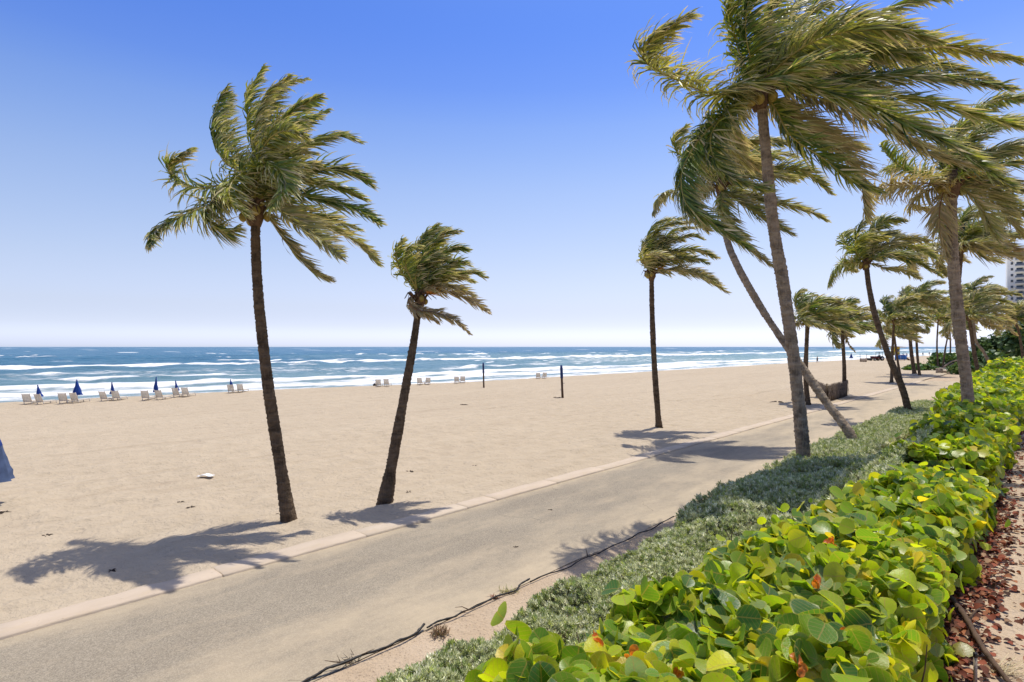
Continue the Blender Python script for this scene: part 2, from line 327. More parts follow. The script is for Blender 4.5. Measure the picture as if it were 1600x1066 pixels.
# ------------------------------------------------------------------ setting: beach, ground, path, kerb, sea
def crest(s): return np.interp(s, [-300, 5, 23, 47, 92, 154, 247, 900, 6000], [60, 56.5, 54.2, 49.3, 48.2, 47.6, 43, 20, -200])
KP0, KP1 = 10.95, 11.5                                  # kerb from p = KP0 (path side) to KP1 (sand side)
PATH0, PATH1 = 6.75, KP0
def sand_h(s, p):
    lump = (fbm(s / .9, p / .9, 3, 3) - .5) * .13 + (fbm(s / .33, p / .33, 2, 8) - .5) * .09
    roll = (fbm(s / 9, p / 6, 3, 5) - .5) * .16
    k = sstep(KP1 - .1, KP1 + .7, p)
    z = .055 + (lump * (.35 + .65 * k) + roll * k) * (1 - .5 * sstep(22, 40, p)) - .03 * (1 - k)
    q = p - crest(s)
    return z + .10 * sstep(-9, -1, q) - np.clip(q + .5, 0, None) * .115
ss = np.unique(np.concatenate([geo(-12, -260, 26), np.arange(-12, 40, .14), geo(40, 5000, 150)]))
pp = np.unique(np.concatenate([np.arange(KP1 - .14, 26, .12), np.arange(26, 44, .5), np.arange(44, 76, .8)]))
S, P = np.meshgrid(ss, pp, indexing='ij'); far = sstep(300, 900, S)
P = np.where(far > 0, P + (crest(S) - 43) * far, P)
Zs = sand_h(S, P)
# ragged inner edge of the sand over the kerb
P[:, 0] += (fbm(S[:, 0] / 1.3, S[:, 0] * 0, 4, 31) - .5) * .26 - .02; Zs[:, 0] = .045; Zs[:, 1] = np.maximum(Zs[:, 1], .066)
link("beach_sand", npmesh("beach_sand", np.stack([S, P, Zs], -1).reshape(-1, 3), [grid_faces(len(ss), len(pp))], smooth=True), M['sand'], rotz=SHORE, kind='structure')

def ground_z(s, p):
    r = 1.3 * (1 - sstep(1.5, 3.8, p))
    return r + (fbm(s / .5, p / .5, 3, 12) - .5) * .06 * sstep(7.0, 6.2, p) + (fbm(s / .16, p / .16, 2, 13) - .5) * .02 * sstep(7.0, 6.2, p) - .012 * sstep(6.6, 6.9, p)
ss2 = np.unique(np.concatenate([geo(-6, -400, 24), np.arange(-6, 30, .12), geo(30, 6000, 90)]))
pp2 = np.unique(np.concatenate([geo(-4, -4000, 26), np.arange(-4, 8, .12), [9, 10, 11, 11.8, 12.4]]))
S, P = np.meshgrid(ss2, pp2, indexing='ij')
link("ground", npmesh("ground", np.stack([S, P, ground_z(S, P) - .03 * sstep(6.7, 7, P)], -1).reshape(-1, 3), [grid_faces(len(ss2), len(pp2))], smooth=True), M['soil'], rotz=SHORE, kind='structure')

ss3 = np.arange(-40, 88, .5); pp3 = np.concatenate([[PATH0], np.linspace(PATH0 + .2, PATH1, 12)])
S, P = np.meshgrid(ss3, pp3, indexing='ij'); P = P.copy(); P[:, 0] += (fbm(S[:, 0] / 2.2, 0 * S[:, 0], 4, 41) - .5) * .25
Zp = .016 + (fbm(S / 4, P / 2, 3, 44) - .5) * .02; Zp[:, 0] = .0
path = link("path", npmesh("path", np.stack([S, P, Zp], -1).reshape(-1, 3), [grid_faces(len(ss3), len(pp3))], smooth=True), M['asphalt'], rotz=SHORE, kind='structure')

kerb = link("kerb", None, rotz=SHORE, kind='structure')
rg = random.Random(7); s0 = -14.0; kmesh = []
for v_ in range(4):                                      # four chipped slab shapes, shared
    b = np.linspace(0, 1, 9); vv = []
    e = [(rg.uniform(-.012, .012), rg.uniform(-.012, .012), rg.uniform(-.006, .006)) for _ in b]
    for x, (a0, a1, a2) in zip(b, e):
        vv += [(x, a0, -.08), (x, a0 + .0, .045), (x, a0 + .03, .066 + a2), (x, .52 + a1, .066 + a2), (x, .54 + a1, .04), (x, .54 + a1, -.08)]
    q = [(i * 6 + j, (i + 1) * 6 + j, (i + 1) * 6 + j + 1, i * 6 + j + 1) for i in range(8) for j in range(5)]
    me = npmesh("kerb_slab", vv, [np.array(q), np.array([(0, 1, 2, 3, 4, 5), (53, 52, 51, 50, 49, 48)])]); me.materials.append(M['kerb']); kmesh.append(me)
k_i = 0
while s0 < 84:
    L = rg.choice((1.1, 2.6, 3.0, 3.1)); o = link("kerb_slab", kmesh[k_i % 4], parent=kerb, loc=(s0, KP0 + rg.uniform(-.02, .02), rg.uniform(-.008, .008)))
    o.scale = (L - .02, 1, 1); o.rotation_euler = (rg.uniform(-.012, .012), 0, rg.uniform(-.004, .004)); s0 += L; k_i += 1

SEA_Z = -1.45
ps = np.unique(np.concatenate([np.arange(8, 330, .9), geo(330, 26000, 90)]))      # q: metres seaward of the berm crest
sq = np.unique(np.concatenate([geo(-60, -26000, 40), np.arange(-60, 330, 1.8), geo(330, 30000, 150)]))
S, Q = np.meshgrid(sq, ps, indexing='ij'); base = crest(np.clip(S, -300, 900)); P = Q + base
foam = np.zeros_like(S); hgt = np.zeros_like(S)
wob = lambda k, a, sc_: (fbm(S / sc_, S * 0 + k * 7.3, 3, 50 + k) - .5) * 2 * a + (fbm(S / 9, Q / 30, 3, 150 + k) - .5) * 9
for k, (q0, wd, amp, hh, lo) in enumerate([(16, 7, .75, .10, -.2), (27, 6, .95, .25, -.1), (39, 5, 1.05, .5, .08), (60, 4, .8, .4, .56), (88, 5, .8, .55, .58), (138, 8, 1.1, .8, .10), (163, 7, .9, .7, .50), (205, 7, .8, .6, .56), (262, 8, .8, .6, .58)]):
    msk = sstep(lo, lo + .16, fbm(S / (26 + 4 * k), S * 0 + 3.1 * k, 3, 70 + k))
    x = Q - q0 - wob(k, 3 + q0 * .05, 40 + 6 * k)
    prof = np.where(x > 0, np.exp(-(x / (wd * 1.5)) ** 2), np.exp(-(x / (wd * .55)) ** 2))
    foam = np.maximum(foam, prof * msk * amp * .95); hgt += hh * np.where(x > 0, np.exp(-(x / 7) ** 2), np.exp(-(x / 2.6) ** 2)) * (.35 + .65 * msk)
foam = np.maximum(foam, (1 - sstep(33, 52, Q)) * (.22 + .55 * fbm(S / 9, Q / 5, 4, 91)))
foam = np.maximum(foam, .42 * sstep(.42, .62, fbm(S / 60, Q / 24, 3, 95)) * (1 - sstep(90, 330, Q)))
wc = fbm(S / 20, Q / 8, 3, 97); foam = np.maximum(foam, sstep(.72, .79, wc) * .9 * sstep(60, 100, Q))
swell = .28 * np.sin(2 * math.pi * (Q + wob(3, 14, 90)) / 21) * sstep(50, 120, Q) * (1 - sstep(500, 1500, Q)) + (fbm(S / 7, Q / 4, 3, 99) - .5) * 1.5 * sstep(20, 60, Q) * (1 - sstep(350, 700, Q))
Zw = SEA_Z + hgt + swell + .0 * Q
me = npmesh("sea", np.stack([S, P, Zw], -1).reshape(-1, 3), [grid_faces(len(sq), len(ps))], smooth=True)
a = me.attributes.new("foam", 'FLOAT', 'POINT'); a.data.foreach_set("value", foam.ravel().astype(np.float32))
shoal = np.clip((1 - sstep(20, 170, Q)) * .55 + .35 * (fbm(S / 50, Q / 20, 3, 93) - .35) * (1 - sstep(200, 500, Q)) + .55 * sstep(90, 260, S) * (1 - sstep(160, 420, Q)), 0, 1)
a = me.attributes.new("shoal", 'FLOAT', 'POINT'); a.data.foreach_set("value", shoal.ravel().astype(np.float32))
link("sea", me, M['sea'], rotz=SHORE, kind='structure')

# ------------------------------------------------------------------ palms
WIND = nrm(np.array([1.0, .22, .02]))
GREEN = np.array([.16, .27, .04]); LIME = np.array([.50, .50, .07]); STRAW_LIT = np.array([.82, .70, .45]); BROWN = np.array([.34, .225, .15]); SHADE_GREEN = np.array([.032, .075, .022])  # darkest green carries crown shade; straw is dry tips with highlights painted in
def frond_geo(curve, rng, leaf, dens, dry=0.0, wind=1.0, grav=.35, wid=.021):
    """leaflets (verts, quads, tint) along a midrib polyline"""
    n0 = len(curve); seg = np.concatenate([[0], np.cumsum(np.linalg.norm(np.diff(curve, axis=0), axis=1))]); L = seg[-1]
    n = max(24, int(L * dens * 1.45)); t = np.linspace(.10, .995, n); t = np.repeat(t, 2) + rng.uniform(-.004, .004, 2 * n); m = len(t); sd = np.tile([1., -1.], n)
    at = lambda arr: np.stack([np.interp(t * L, seg, arr[:, i]) for i in range(3)], -1)
    T = nrm(np.gradient(curve, axis=0)); Tt = nrm(at(T)); B = at(curve)
    up = nrm(np.array([0, 0, 1.]) + .25 * rng.normal(size=3)); side = np.cross(Tt, up); side = nrm(side + 1e-4)
    nu = nrm(np.cross(side, Tt)); tw = .5 * np.sin(t * 3 + rng.uniform(0, 6))[:, None]; side = nrm(side * np.cos(tw) + nu * np.sin(tw))
    clump = np.interp(t, np.linspace(0, 1, 14), rng.normal(0, .22, 14))[:, None]
    a0 = nrm(side * sd[:, None] * (1.0 - .35 * t[:, None]) + Tt * (.45 + .75 * t[:, None] + clump) + nu * (.18 + .12 * rng.normal(size=(m, 1))) + .22 * rng.normal(size=(m, 3)))
    bend = nrm(WIND * wind + np.array([0, 0, -1.]) * grav + .26 * rng.normal(size=(m, 3)) + Tt * .25)
    ln = leaf * np.interp(t, [0, .1, .3, .6, .85, 1], [.35, .55, 1, .95, .6, .30]) * rng.uniform(.75, 1.12, m)
    us = np.array([0, .22, .5, .78, 1.0]); hw = np.array([.55, 1, .85, .5, .05]) * wid * 1.05
    pts = [B]; dirs = []
    for k in range(len(us)):
        um = us[k]; b = np.clip((.18 + um * .55) * (.6 + .4 * wind), 0, .74); d = nrm(a0 * (1 - b) + bend * b); dirs.append(d)
        if k: pts.append(pts[-1] + (dirs[k - 1] + d) / 2 * (us[k] - us[k - 1]) * ln[:, None])
    V = []; rt = rng.normal(0, .5, (m, 1))
    for k in range(len(us)):
        d = dirs[k]; w0 = nrm(Tt - d * (Tt * d).sum(1, keepdims=True) + 1e-4); w1 = np.cross(d, w0); wv = w0 * np.cos(rt) + w1 * np.sin(rt)
        V += [pts[k] - wv * hw[k], pts[k] + wv * hw[k]]
    V = np.stack(V, 1); K = len(us)
    b0 = (np.arange(m) * 2 * K)[:, None]; q = np.concatenate([np.stack([b0[:, 0] + 2 * k, b0[:, 0] + 2 * k + 1, b0[:, 0] + 2 * k + 3, b0[:, 0] + 2 * k + 2], -1) for k in range(K - 1)])
    g = np.clip(.42 + .3 * rng.normal(size=(m, 1)) + rng.normal(0, .2), 0, 1); col = SHADE_GREEN * (1 - g) + GREEN * g
    lm = np.clip(rng.normal(.18, .3, (m, 1)) + rng.normal(0, .14), 0, 1); col = col * (1 - lm) + LIME * lm * (.85 + .3 * rng.random((m, 1)))
    tipd = np.clip(rng.normal(.7, .35, (m, 1)) + dry * .5, 0, 1); allstraw = (rng.random((m, 1)) < .06 + .3 * dry) * rng.uniform(.5, 1, (m, 1))
    tint = np.zeros((m, 2 * K, 3))
    for k in range(K):
        f = np.clip((us[k] - .46) * 2.0, 0, 1) * tipd; f = np.maximum(np.maximum(f, allstraw), dry * np.clip(.5 + .5 * rng.random((m, 1)), 0, 1))
        dc = STRAW_LIT * (1 - .6 * dry) + BROWN * .6 * dry; c = col * (1 - f) + dc * f * rng.uniform(.8, 1.15, (m, 1)); tint[:, 2 * k] = c; tint[:, 2 * k + 1] = c
    return V.reshape(-1, 3), q, tint.reshape(-1, 3)
def add_frond(palm, org, ctrl, rng, leaf, dens=24, dry=0.0, wind=1.0, grav=.35, wid=.021, n=22, r0=.035):
    c = catmull(np.asarray(ctrl) - org, n)
    v, q, t = frond_geo(c, rng, leaf, dens, dry, wind, grav, wid)
    f = link("frond", npmesh("frond", v, [q], tint=t), M['frond'], palm)
    MB().tube(c, np.linspace(r0, .006, n), 5).build("midrib", M['dry_rachis'] if dry > .6 else M['rachis'], f, smooth=True)
    return f
def sim_curve(c, az, el, L, rng, wind=1.0, grav=.5, n=12):
    """a midrib that leaves the crown at (az, el) and is bent by wind and weight"""
    d = np.array([math.cos(az) * math.cos(el), math.sin(az) * math.cos(el), math.sin(el)]); p = np.array(c, float) + d * .12; P = [np.array(c, float), p]
    for i in range(n):
        t = i / n; d = nrm(d + (WIND * .34 * wind + np.array([0, 0, -1.]) * .20 * grav) * (.25 + t * 1.1) * 12 / n + rng.normal(0, .03, 3)); p = p + d * L / n; P.append(p)
    return np.array(P)
def trunk(palm, org, pts, r_base, r_top, mat_, rng, flare=1.35, k=14, ring=.075):
    pts = np.asarray(pts) - org; L = np.linalg.norm(np.diff(pts, axis=0), axis=1).sum(); n = int(min(260, max(24, L / ring * 2)))
    c = catmull(pts, n); t = np.linspace(0, 1, n); rad = r_top + (r_base - r_top) * (1 - t) ** 1.1; rad = rad * (1 + (flare - 1) * np.exp(-t * L / .45))
    rad = rad * (1 + .035 * ((np.arange(n) % 2) - .5) * rng.uniform(.0, 2.4, n)) * (1 + .05 * (np.interp(t, np.linspace(0, 1, 12), rng.normal(size=12))))
    jit = 1 + .06 * rng.normal(size=(n, k)); jit = (jit + np.roll(jit, 1, 1)) / 2
    MB().tube(c, rad, k, jit=jit).build("trunk", mat_, palm, smooth=True)
def crown_bits(palm, c, rng, s=1.0, nuts=5, flowers=1):
    b = MB(); b.tube([c + np.array([0, 0, z]) * s for z in (-.45, -.25, 0, .25, .5)], [.13 * s, .19 * s, .22 * s, .17 * s, .05 * s], 10, jit=1 + .12 * rng.normal(size=(5, 10)))
    for i in range(16):
        a = rng.uniform(0, 6.28); o = np.array([math.cos(a), math.sin(a), 0]); e = rng.uniform(.3, .75) * s
        b.tube([c + o * .12 * s + np.array([0, 0, -.15]), c + o * (.14 * s + e * .4) + np.array([0, 0, .1 * s]), c + o * (.18 * s + e * .7) + WIND * .1 + np.array([0, 0, rng.uniform(-.3, .2) * s])], [.05 * s, .03 * s, .006], 4)
    b.build("crown_fibre", M['fibre'], palm)
    for i in range(nuts):
        a = rng.uniform(0, 6.28); p = c + np.array([math.cos(a) * .27 * s, math.sin(a) * .27 * s, rng.uniform(-.32, -.02) * s])
        MB().tube([p + np.array([0, 0, z]) * s for z in (-.13, -.10, -.04, .04, .10, .13)], np.array([.01, .06, .1, .1, .055, .01]) * s, 7).build("coconut", M['nut'], palm, smooth=True)
    for i in range(flowers):
        b = MB(); a = rng.uniform(-1.2, 1.2); o = np.array([math.cos(a), math.sin(a), .3])
        for j in range(14):
            e = nrm(o + WIND * .7 + .35 * rng.normal(size=3)); b.tube([c, c + o * .3 * s, c + o * .3 * s + e * rng.uniform(.25, .6) * s], [.02, .015, .004], 4)
        b.build("flower_stalk", M['flower'], palm)
PALMS = []
def palm(label, trunk_px, Zb, Zt, fronds=(), seed=1, leaf=.75, extra=8, L=2.8, r=(.17, .13), tm='trunk_dark', s=1.0, dens=24, group="wind-blown coconut palms", nuts=4, flowers=1, wid=.021, base=None, elr=(.1, 1.45), grav=.5, dry=.12, deep=1.5, lee=False):
    rng = np.random.default_rng(seed); n = len(trunk_px)
    if base is None:
        pts = [W(x, y, Zb + (Zt - Zb) * i / (n - 1)) for i, (x, y) in enumerate(trunk_px)]
        if abs(pts[0][2]) < .5: pts[0][2] = -.05
        else: pts = [np.array([pts[0][0] + (pts[0][0] - pts[1][0]) * .12, pts[0][1], -.05])] + pts if pts[0][2] > .5 else pts
    else: pts = [np.array(p, float) for p in base]
    org = pts[0] * np.array([1, 1, 0]); o = thing("coconut_palm", org, label, "palm tree", group); PALMS.append(o)
    trunk(o, org, pts, r[0], r[1], M[tm], rng); c = pts[-1] - org
    crown_bits(o, c, rng, s, nuts, flowers)
    for f in fronds:
        px, dz, kw = f[0], f[1], (f[2] if len(f) > 2 else {})
        m_ = len(px); ctrl = [pts[-1]] + [W(x, y, Zt + dz * deep * ((i + 1) / m_) ** 1.1) for i, (x, y) in enumerate(px)]
        k = dict(leaf=leaf * rng.uniform(.85, 1.1), dens=dens, wid=wid, dry=max(0, rng.normal(dry * .5, .08))); k.update(kw); add_frond(o, org, ctrl, rng, n=26, **k)
    for i in range(extra):
        az = i * 2.4 + rng.uniform(-.3, .3) + seed; az = -1.5 + 2.6 * ((i * .618) % 1) if lee else az; el = elr[0] + (elr[1] - elr[0]) * ((i + .5) / max(1, extra)); l = L * rng.uniform(.8, 1.1)
        cv = sim_curve(pts[-1], az, el, l, rng, 1.0, grav); dr = max(0, rng.normal(dry, .12)) if el > .25 else max(0, rng.normal(.35, .3))
        add_frond(o, org, cv, rng, leaf * rng.uniform(.85, 1.1), dens, min(1, dr), 1.0, .35, wid, n=20)
    return o
K = H / 3.8
DR = dict(dry=.85); HD = dict(dry=.45)
palm("tall lone coconut palm on open sand, leftmost of all, its shadow across the kerb", [(452, 815), (437, 720), (420, 610), (406, 490), (400, 400), (399, 325)], 12.53 * K, 12.53 * K, [
    ([(361, 290), (312, 294), (271, 279), (266, 256), (294, 234)], -.9, dict(grav=.5, wind=.7)), ([(361, 312), (324, 322), (275, 342), (241, 362), (236, 384)], -1.5, dict(grav=.7, wind=.6)),
    ([(361, 310), (330, 318), (326, 346), (350, 364), (372, 357)], -.9, dict(grav=.5)), ([(384, 275), (350, 252), (331, 206), (338, 168), (354, 138)], .3),
    ([(388, 275), (362, 240), (346, 190), (360, 150)], .9), ([(399, 260), (390, 204), (387, 162), (397, 130), (410, 106)], .2), ([(402, 256), (408, 204), (420, 160), (444, 132), (477, 124)], .5), ([(404, 256), (400, 190), (418, 145), (452, 118)], -.6),
    ([(410, 256), (430, 207), (460, 172), (500, 151)], -.5), ([(410, 260), (444, 222), (477, 192), (511, 172)], .6), ([(404, 260), (424, 215), (456, 190), (492, 182)], -1.0), ([(404, 262), (415, 225), (442, 205), (480, 215)], -1.3), ([(417, 264), (455, 236), (500, 216), (534, 211), (560, 222)], .2),
    ([(425, 278), (470, 267), (519, 264), (556, 273), (580, 290)], -.3), ([(421, 290), (470, 285), (520, 290), (570, 312)], .8), ([(421, 297), (470, 305), (526, 318), (567, 331), (594, 350)], -.6), ([(417, 312), (462, 335), (511, 354), (556, 378), (590, 412)], .4, HD),
    ([(414, 330), (440, 369), (470, 406), (496, 429), (515, 437)], .3, HD), ([(421, 318), (462, 345), (500, 372), (534, 402)], -1.0, HD), ([(402, 275), (414, 258), (434, 262), (446, 290), (425, 324)], -1.5, dict(grav=.8, wind=.5)), ([(380, 275), (361, 288), (360, 312), (384, 336)], -1.3, dict(grav=.6)),
    ([(420, 300), (455, 325), (505, 340), (560, 358)], 1.3)], seed=11, leaf=.78, extra=3, deep=1.4, L=2.4, elr=(.9, 1.4), r=(.15, .105), dens=27)
palm("small leaning coconut palm on the sand with orange stalk and brown hanging fronds", [(600, 790), (616, 705), (634, 605), (648, 525), (656, 462)], 13.8 * K, 14.4 * K, [
    ([(640, 442), (625, 420), (619, 398), (627, 376)], -.2), ([(645, 440), (634, 415), (637, 390), (655, 385)], -.5), ([(653, 440), (650, 404), (661, 372), (684, 351)], .2), ([(656, 440), (667, 400), (690, 368), (717, 361)], -.3), ([(656, 438), (664, 395), (682, 362), (700, 357)], .7),
    ([(658, 442), (677, 409), (705, 388), (729, 390)], .3), ([(661, 444), (687, 423), (713, 410), (732, 414)], -.6), ([(661, 446), (701, 433), (734, 425), (757, 433)], .1), ([(661, 447), (690, 437), (715, 432), (740, 441)], .8),
    ([(665, 454), (701, 456), (734, 468), (762, 486)], .1, dict(dry=1.0, grav=.6)), ([(649, 461), (638, 470), (650, 484), (682, 489), (713, 502), (734, 522)], -.3, dict(dry=1.0, grav=.7, leaf=.38)), ([(646, 466), (644, 478), (660, 490), (684, 504)], -.1, dict(dry=1.0, grav=.9, leaf=.38)),
    ([(664, 452), (690, 447), (715, 452), (738, 462)], -.5, dict(dry=.8))], seed=23, leaf=.62, extra=3, L=1.7, elr=(.9, 1.5), r=(.165, .085), s=.75, flowers=4, dens=30)
palm("slim straight coconut palm alone mid-beach with fronds swept to one side", [(1030, 670), (1023, 580), (1019, 490), (1018, 425)], 26.7 * K, 26.7 * K, [
    ([(1010, 400), (1010, 372), (1028, 348), (1067, 341)], .2), ([(1014, 405), (1018, 372), (1040, 352), (1080, 347)], -.6), ([(1022, 400), (1034, 376), (1055, 360), (1088, 355)], .8), ([(1026, 398), (1045, 380), (1075, 368), (1098, 374)], -.8),
    ([(1026, 404), (1052, 394), (1085, 391), (1119, 403)], .2), ([(1026, 410), (1055, 404), (1082, 404), (1105, 412)], -1.0), ([(1008, 416), (1006, 402), (1022, 396), (1048, 402)], -1.3, HD), ([(1028, 427), (1056, 423), (1096, 434), (1135, 456)], .2, HD), ([(1026, 424), (1058, 420), (1090, 426), (1122, 442)], -1.0, HD), ([(1010, 412), (1006, 390), (1020, 372), (1048, 372)], -.4)],
    seed=37, leaf=.95, extra=4, L=2.6, elr=(.7, 1.4), r=(.155, .115), flowers=3, nuts=6, wid=.028, dens=22)
palm("biggest nearest coconut palm rising from the silver shrubs, crown past the top edge", [(1258, 742), (1246, 610), (1226, 460), (1208, 350), (1197, 240), (1188, 140)], 15.0 * K, 15.0 * K, [
    ([(1145, 146), (1110, 146), (1051, 122), (1008, 95), (1015, 66), (1075, 26)], -3.3, dict(grav=.25, wind=.9)), ([(1165, 106), (1149, 59), (1141, 12), (1152, -40)], -1.4), ([(1175, 100), (1165, 50), (1170, 0), (1195, -50)], -1.9), ([(1189, 106), (1195, 59), (1208, 8), (1235, -40)], -1.0),
    ([(1200, 102), (1236, 51), (1279, 12), (1335, -20)], .8), ([(1195, 100), (1218, 45), (1250, 0), (1300, -40)], 2.0), ([(1200, 114), (1279, 75), (1354, 31), (1430, -2), (1540, -16)], -1.2, dict(grav=.6, leaf=1.0)), ([(1204, 118), (1295, 87), (1393, 75), (1492, 76), (1606, 98)], -.5), ([(1204, 120), (1290, 100), (1380, 92), (1470, 104), (1560, 130)], 1.8),
    ([(1145, 136), (1216, 122), (1275, 98), (1346, 90)], -3.2), ([(1200, 130), (1256, 134), (1334, 154), (1413, 189), (1492, 232), (1580, 292)], -4.0, dict(leaf=1.15, grav=.25)), ([(1225, 128), (1300, 124), (1374, 118), (1460, 120), (1580, 138)], -2.2, dict(leaf=1.1)), ([(1220, 135), (1300, 140), (1400, 150), (1500, 172), (1610, 205)], -1.4, dict(leaf=1.1)),
    ([(1225, 140), (1300, 160), (1370, 190), (1450, 240), (1530, 262)], .8, HD), ([(1212, 170), (1236, 213), (1287, 248), (1334, 284), (1374, 300)], -1.2, dict(leaf=.95)), ([(1215, 165), (1260, 200), (1310, 235), (1345, 290), (1352, 340)], .9, dict(dry=.75)), ([(1149, 162), (1112, 209), (1118, 252), (1153, 284), (1203, 297)], -2.2, dict(grav=.35)),
    ([(1149, 165), (1095, 215), (1066, 268), (1072, 318), (1110, 347), (1165, 384)], -2.4, dict(grav=.4)), ([(1200, 160), (1240, 190), (1290, 215), (1350, 232)], 2.0, HD), ([(1160, 165), (1140, 205), (1150, 245), (1195, 262)], 1.2, HD)],
    seed=41, leaf=1.12, extra=10, L=4.6, elr=(.3, 1.3), r=(.185, .145), deep=1.0, lee=True, tm='trunk_grey', s=1.35, dens=27, wid=.024, nuts=7, flowers=2)
palm("coconut palm with long trunk leaning left over the path behind the biggest palm", [(1331, 684), (1290, 627), (1243, 560), (1196, 492), (1152, 415), (1134, 365), (1126, 290)], 19.0 * K, 23.5 * K, [
    ([(1100, 270), (1075, 250), (1057, 238), (1055, 218), (1071, 197)], -.5), ([(1105, 292), (1067, 295), (1031, 307), (1020, 333)], .3, HD), ([(1134, 285), (1201, 270), (1256, 268), (1297, 302)], -.4), ([(1134, 300), (1201, 313), (1256, 327), (1291, 345)], .5), ([(1130, 270), (1145, 236), (1180, 220), (1230, 225)], .8),
    ([(1130, 300), (1128, 325), (1140, 352), (1165, 372)], -1.0, dict(grav=.7)), ([(1134, 300), (1170, 325), (1205, 350), (1236, 366)], -.8), ([(1124, 305), (1130, 345), (1165, 385), (1206, 415)], -.6, dict(grav=.7, dry=.5)), ([(1115, 275), (1095, 245), (1100, 215), (1130, 200)], 1.0), ([(1115, 295), (1085, 305), (1080, 335), (1105, 360)], .8, HD)],
    seed=53, leaf=1.1, extra=13, L=3.7, r=(.17, .125), tm='trunk_grey', wid=.027, s=1.1)
palm("thick coconut palm standing in the gap of the sea grape hedge, orange bud at crown", [(1512, 622), (1500, 520), (1490, 420), (1487, 350), (1488, 286)], 18.5 * K, 18.5 * K, [
    ([(1460, 280), (1425, 270), (1396, 252), (1376, 226)], .3), ([(1465, 288), (1430, 286), (1390, 290), (1350, 302)], -.3, DR), ([(1470, 292), (1445, 300), (1425, 318), (1455, 332)], .6, DR), ([(1515, 282), (1545, 278), (1580, 290), (1612, 305)], -.6), ([(1512, 292), (1540, 308), (1570, 335), (1600, 370)], .3, HD),
    ([(1498, 270), (1530, 250), (1575, 240), (1625, 240)], .5), ([(1490, 262), (1505, 225), (1545, 200), (1600, 190)], -.3), ([(1480, 265), (1472, 235), (1490, 205), (1530, 190)], .8), ([(1510, 290), (1535, 292), (1575, 318), (1605, 340)], 1.0), ([(1475, 300), (1468, 330), (1470, 370), (1478, 400)], -.2, dict(dry=.9, grav=1.0, wind=.2)), ([(1505, 296), (1530, 318), (1545, 345), (1560, 375)], -.5, HD)],
    seed=67, leaf=.95, extra=9, L=4.0, r=(.19, .165), tm='trunk_grey', wid=.026, s=1.25, nuts=8, flowers=2)
palm("coconut palm with curved trunk leaning left at the path edge beyond the silver hedge", [(1424, 652), (1411, 610), (1388, 555), (1368, 495), (1358, 450), (1353, 410)], 28 * K, 30 * K, [
    ([(1340, 411), (1318, 411), (1302, 425), (1294, 446)], -.2, dict(grav=.7)), ([(1346, 395), (1338, 375), (1345, 352), (1370, 340)], .2), ([(1352, 392), (1360, 362), (1385, 345), (1415, 345)], -.6), ([(1362, 398), (1395, 385), (1430, 388), (1462, 402)], .2), ([(1362, 405), (1395, 400), (1435, 412), (1470, 432)], -.5), ([(1360, 412), (1385, 420), (1410, 422), (1438, 436)], .6, HD), ([(1342, 400), (1336, 385), (1350, 370), (1385, 372)], -1.0)],
    seed=71, leaf=1.05, extra=8, L=3.3, r=(.18, .13), tm='trunk_dark', wid=.032, dens=20)
GR = "coconut palms further along the beach"
far = [ # label, base px, crown px, Z (38 units), lean/extra, seed
    ("coconut palm showing just left behind the biggest trunk, bushy crown swept right", [(1262, 634), (1259, 580), (1262, 500)], 37.6, dict(L=3.4, leaf=1.1, r=(.19, .13))),
    ("coconut palm beside the thatched screen with one limp brown frond", [(1319, 622), (1319, 570), (1315, 508)], 44, dict(L=3.3, leaf=1.1, fronds=[([(1320, 520), (1324, 535), (1336, 550)], 0, dict(dry=1.0, grav=1., wind=.3, leaf=.4))])),
    ("thin upright coconut palm on sand between the leaning trunk and the path kerb", [(1393, 599), (1394, 560), (1397, 500)], 60, dict(L=4.2, leaf=1.3)),
    ("thin coconut palm close behind the path palms, right of the lifeguard stand", [(1407, 590), (1402, 560), (1397, 522)], 72, dict(L=3.6, leaf=1.2)),
    ("coconut palm with flared pale foot at the end of the beach path", [(1429, 584), (1424, 550), (1420, 505), (1418, 480)], 80, dict(L=4.6, leaf=1.4, r=(.28, .17))),
    ("coconut palm on the kerb line, right of the flared pale trunk", [(1437, 587), (1433, 550), (1432, 505), (1436, 470)], 76, dict(L=4.6, leaf=1.4)),
    ("far coconut palm growing out of the sea grape mound, left trunk of its pair", [(1466, 575), (1464, 540), (1466, 498)], 100, dict(L=5.0, leaf=1.5)),
    ("far coconut palm growing out of the sea grape mound, right trunk of its pair", [(1473, 575), (1478, 540), (1486, 505)], 104, dict(L=5.0, leaf=1.5)),
    ("far coconut palm seen just left of the thick hedge palm", [(1484, 570), (1485, 535), (1482, 485)], 118, dict(L=5.5, leaf=1.6)),
    ("yellowing coconut palm with orange stalks right behind the thick hedge palm", [(1530, 590), (1522, 550), (1514, 494)], 52, dict(L=4.2, leaf=1.3, dry=.3, r=(.2, .15), flowers=4)),
    ("coconut palm with oblique pale trunk above the far hedge", [(1550, 580), (1538, 552), (1524, 528), (1520, 470)], 56, dict(L=4.0, leaf=1.3, tm='trunk_grey')),
    ("tall coconut palm behind the thick hedge palm, crown at mid trunk height", [(1512, 600), (1496, 480), (1502, 385)], 36, dict(L=4.6, leaf=1.35, r=(.2, .15), extra=22)),
    ("low leafy coconut palm in the scrub at the far right edge", [(1600, 570), (1592, 520), (1584, 500)], 66, dict(L=4.0, leaf=1.2)),
    ("far small coconut palm between the mound and the thick hedge palm", [(1497, 565), (1498, 540), (1500, 512)], 135, dict(L=4.6, leaf=1.4)),
]
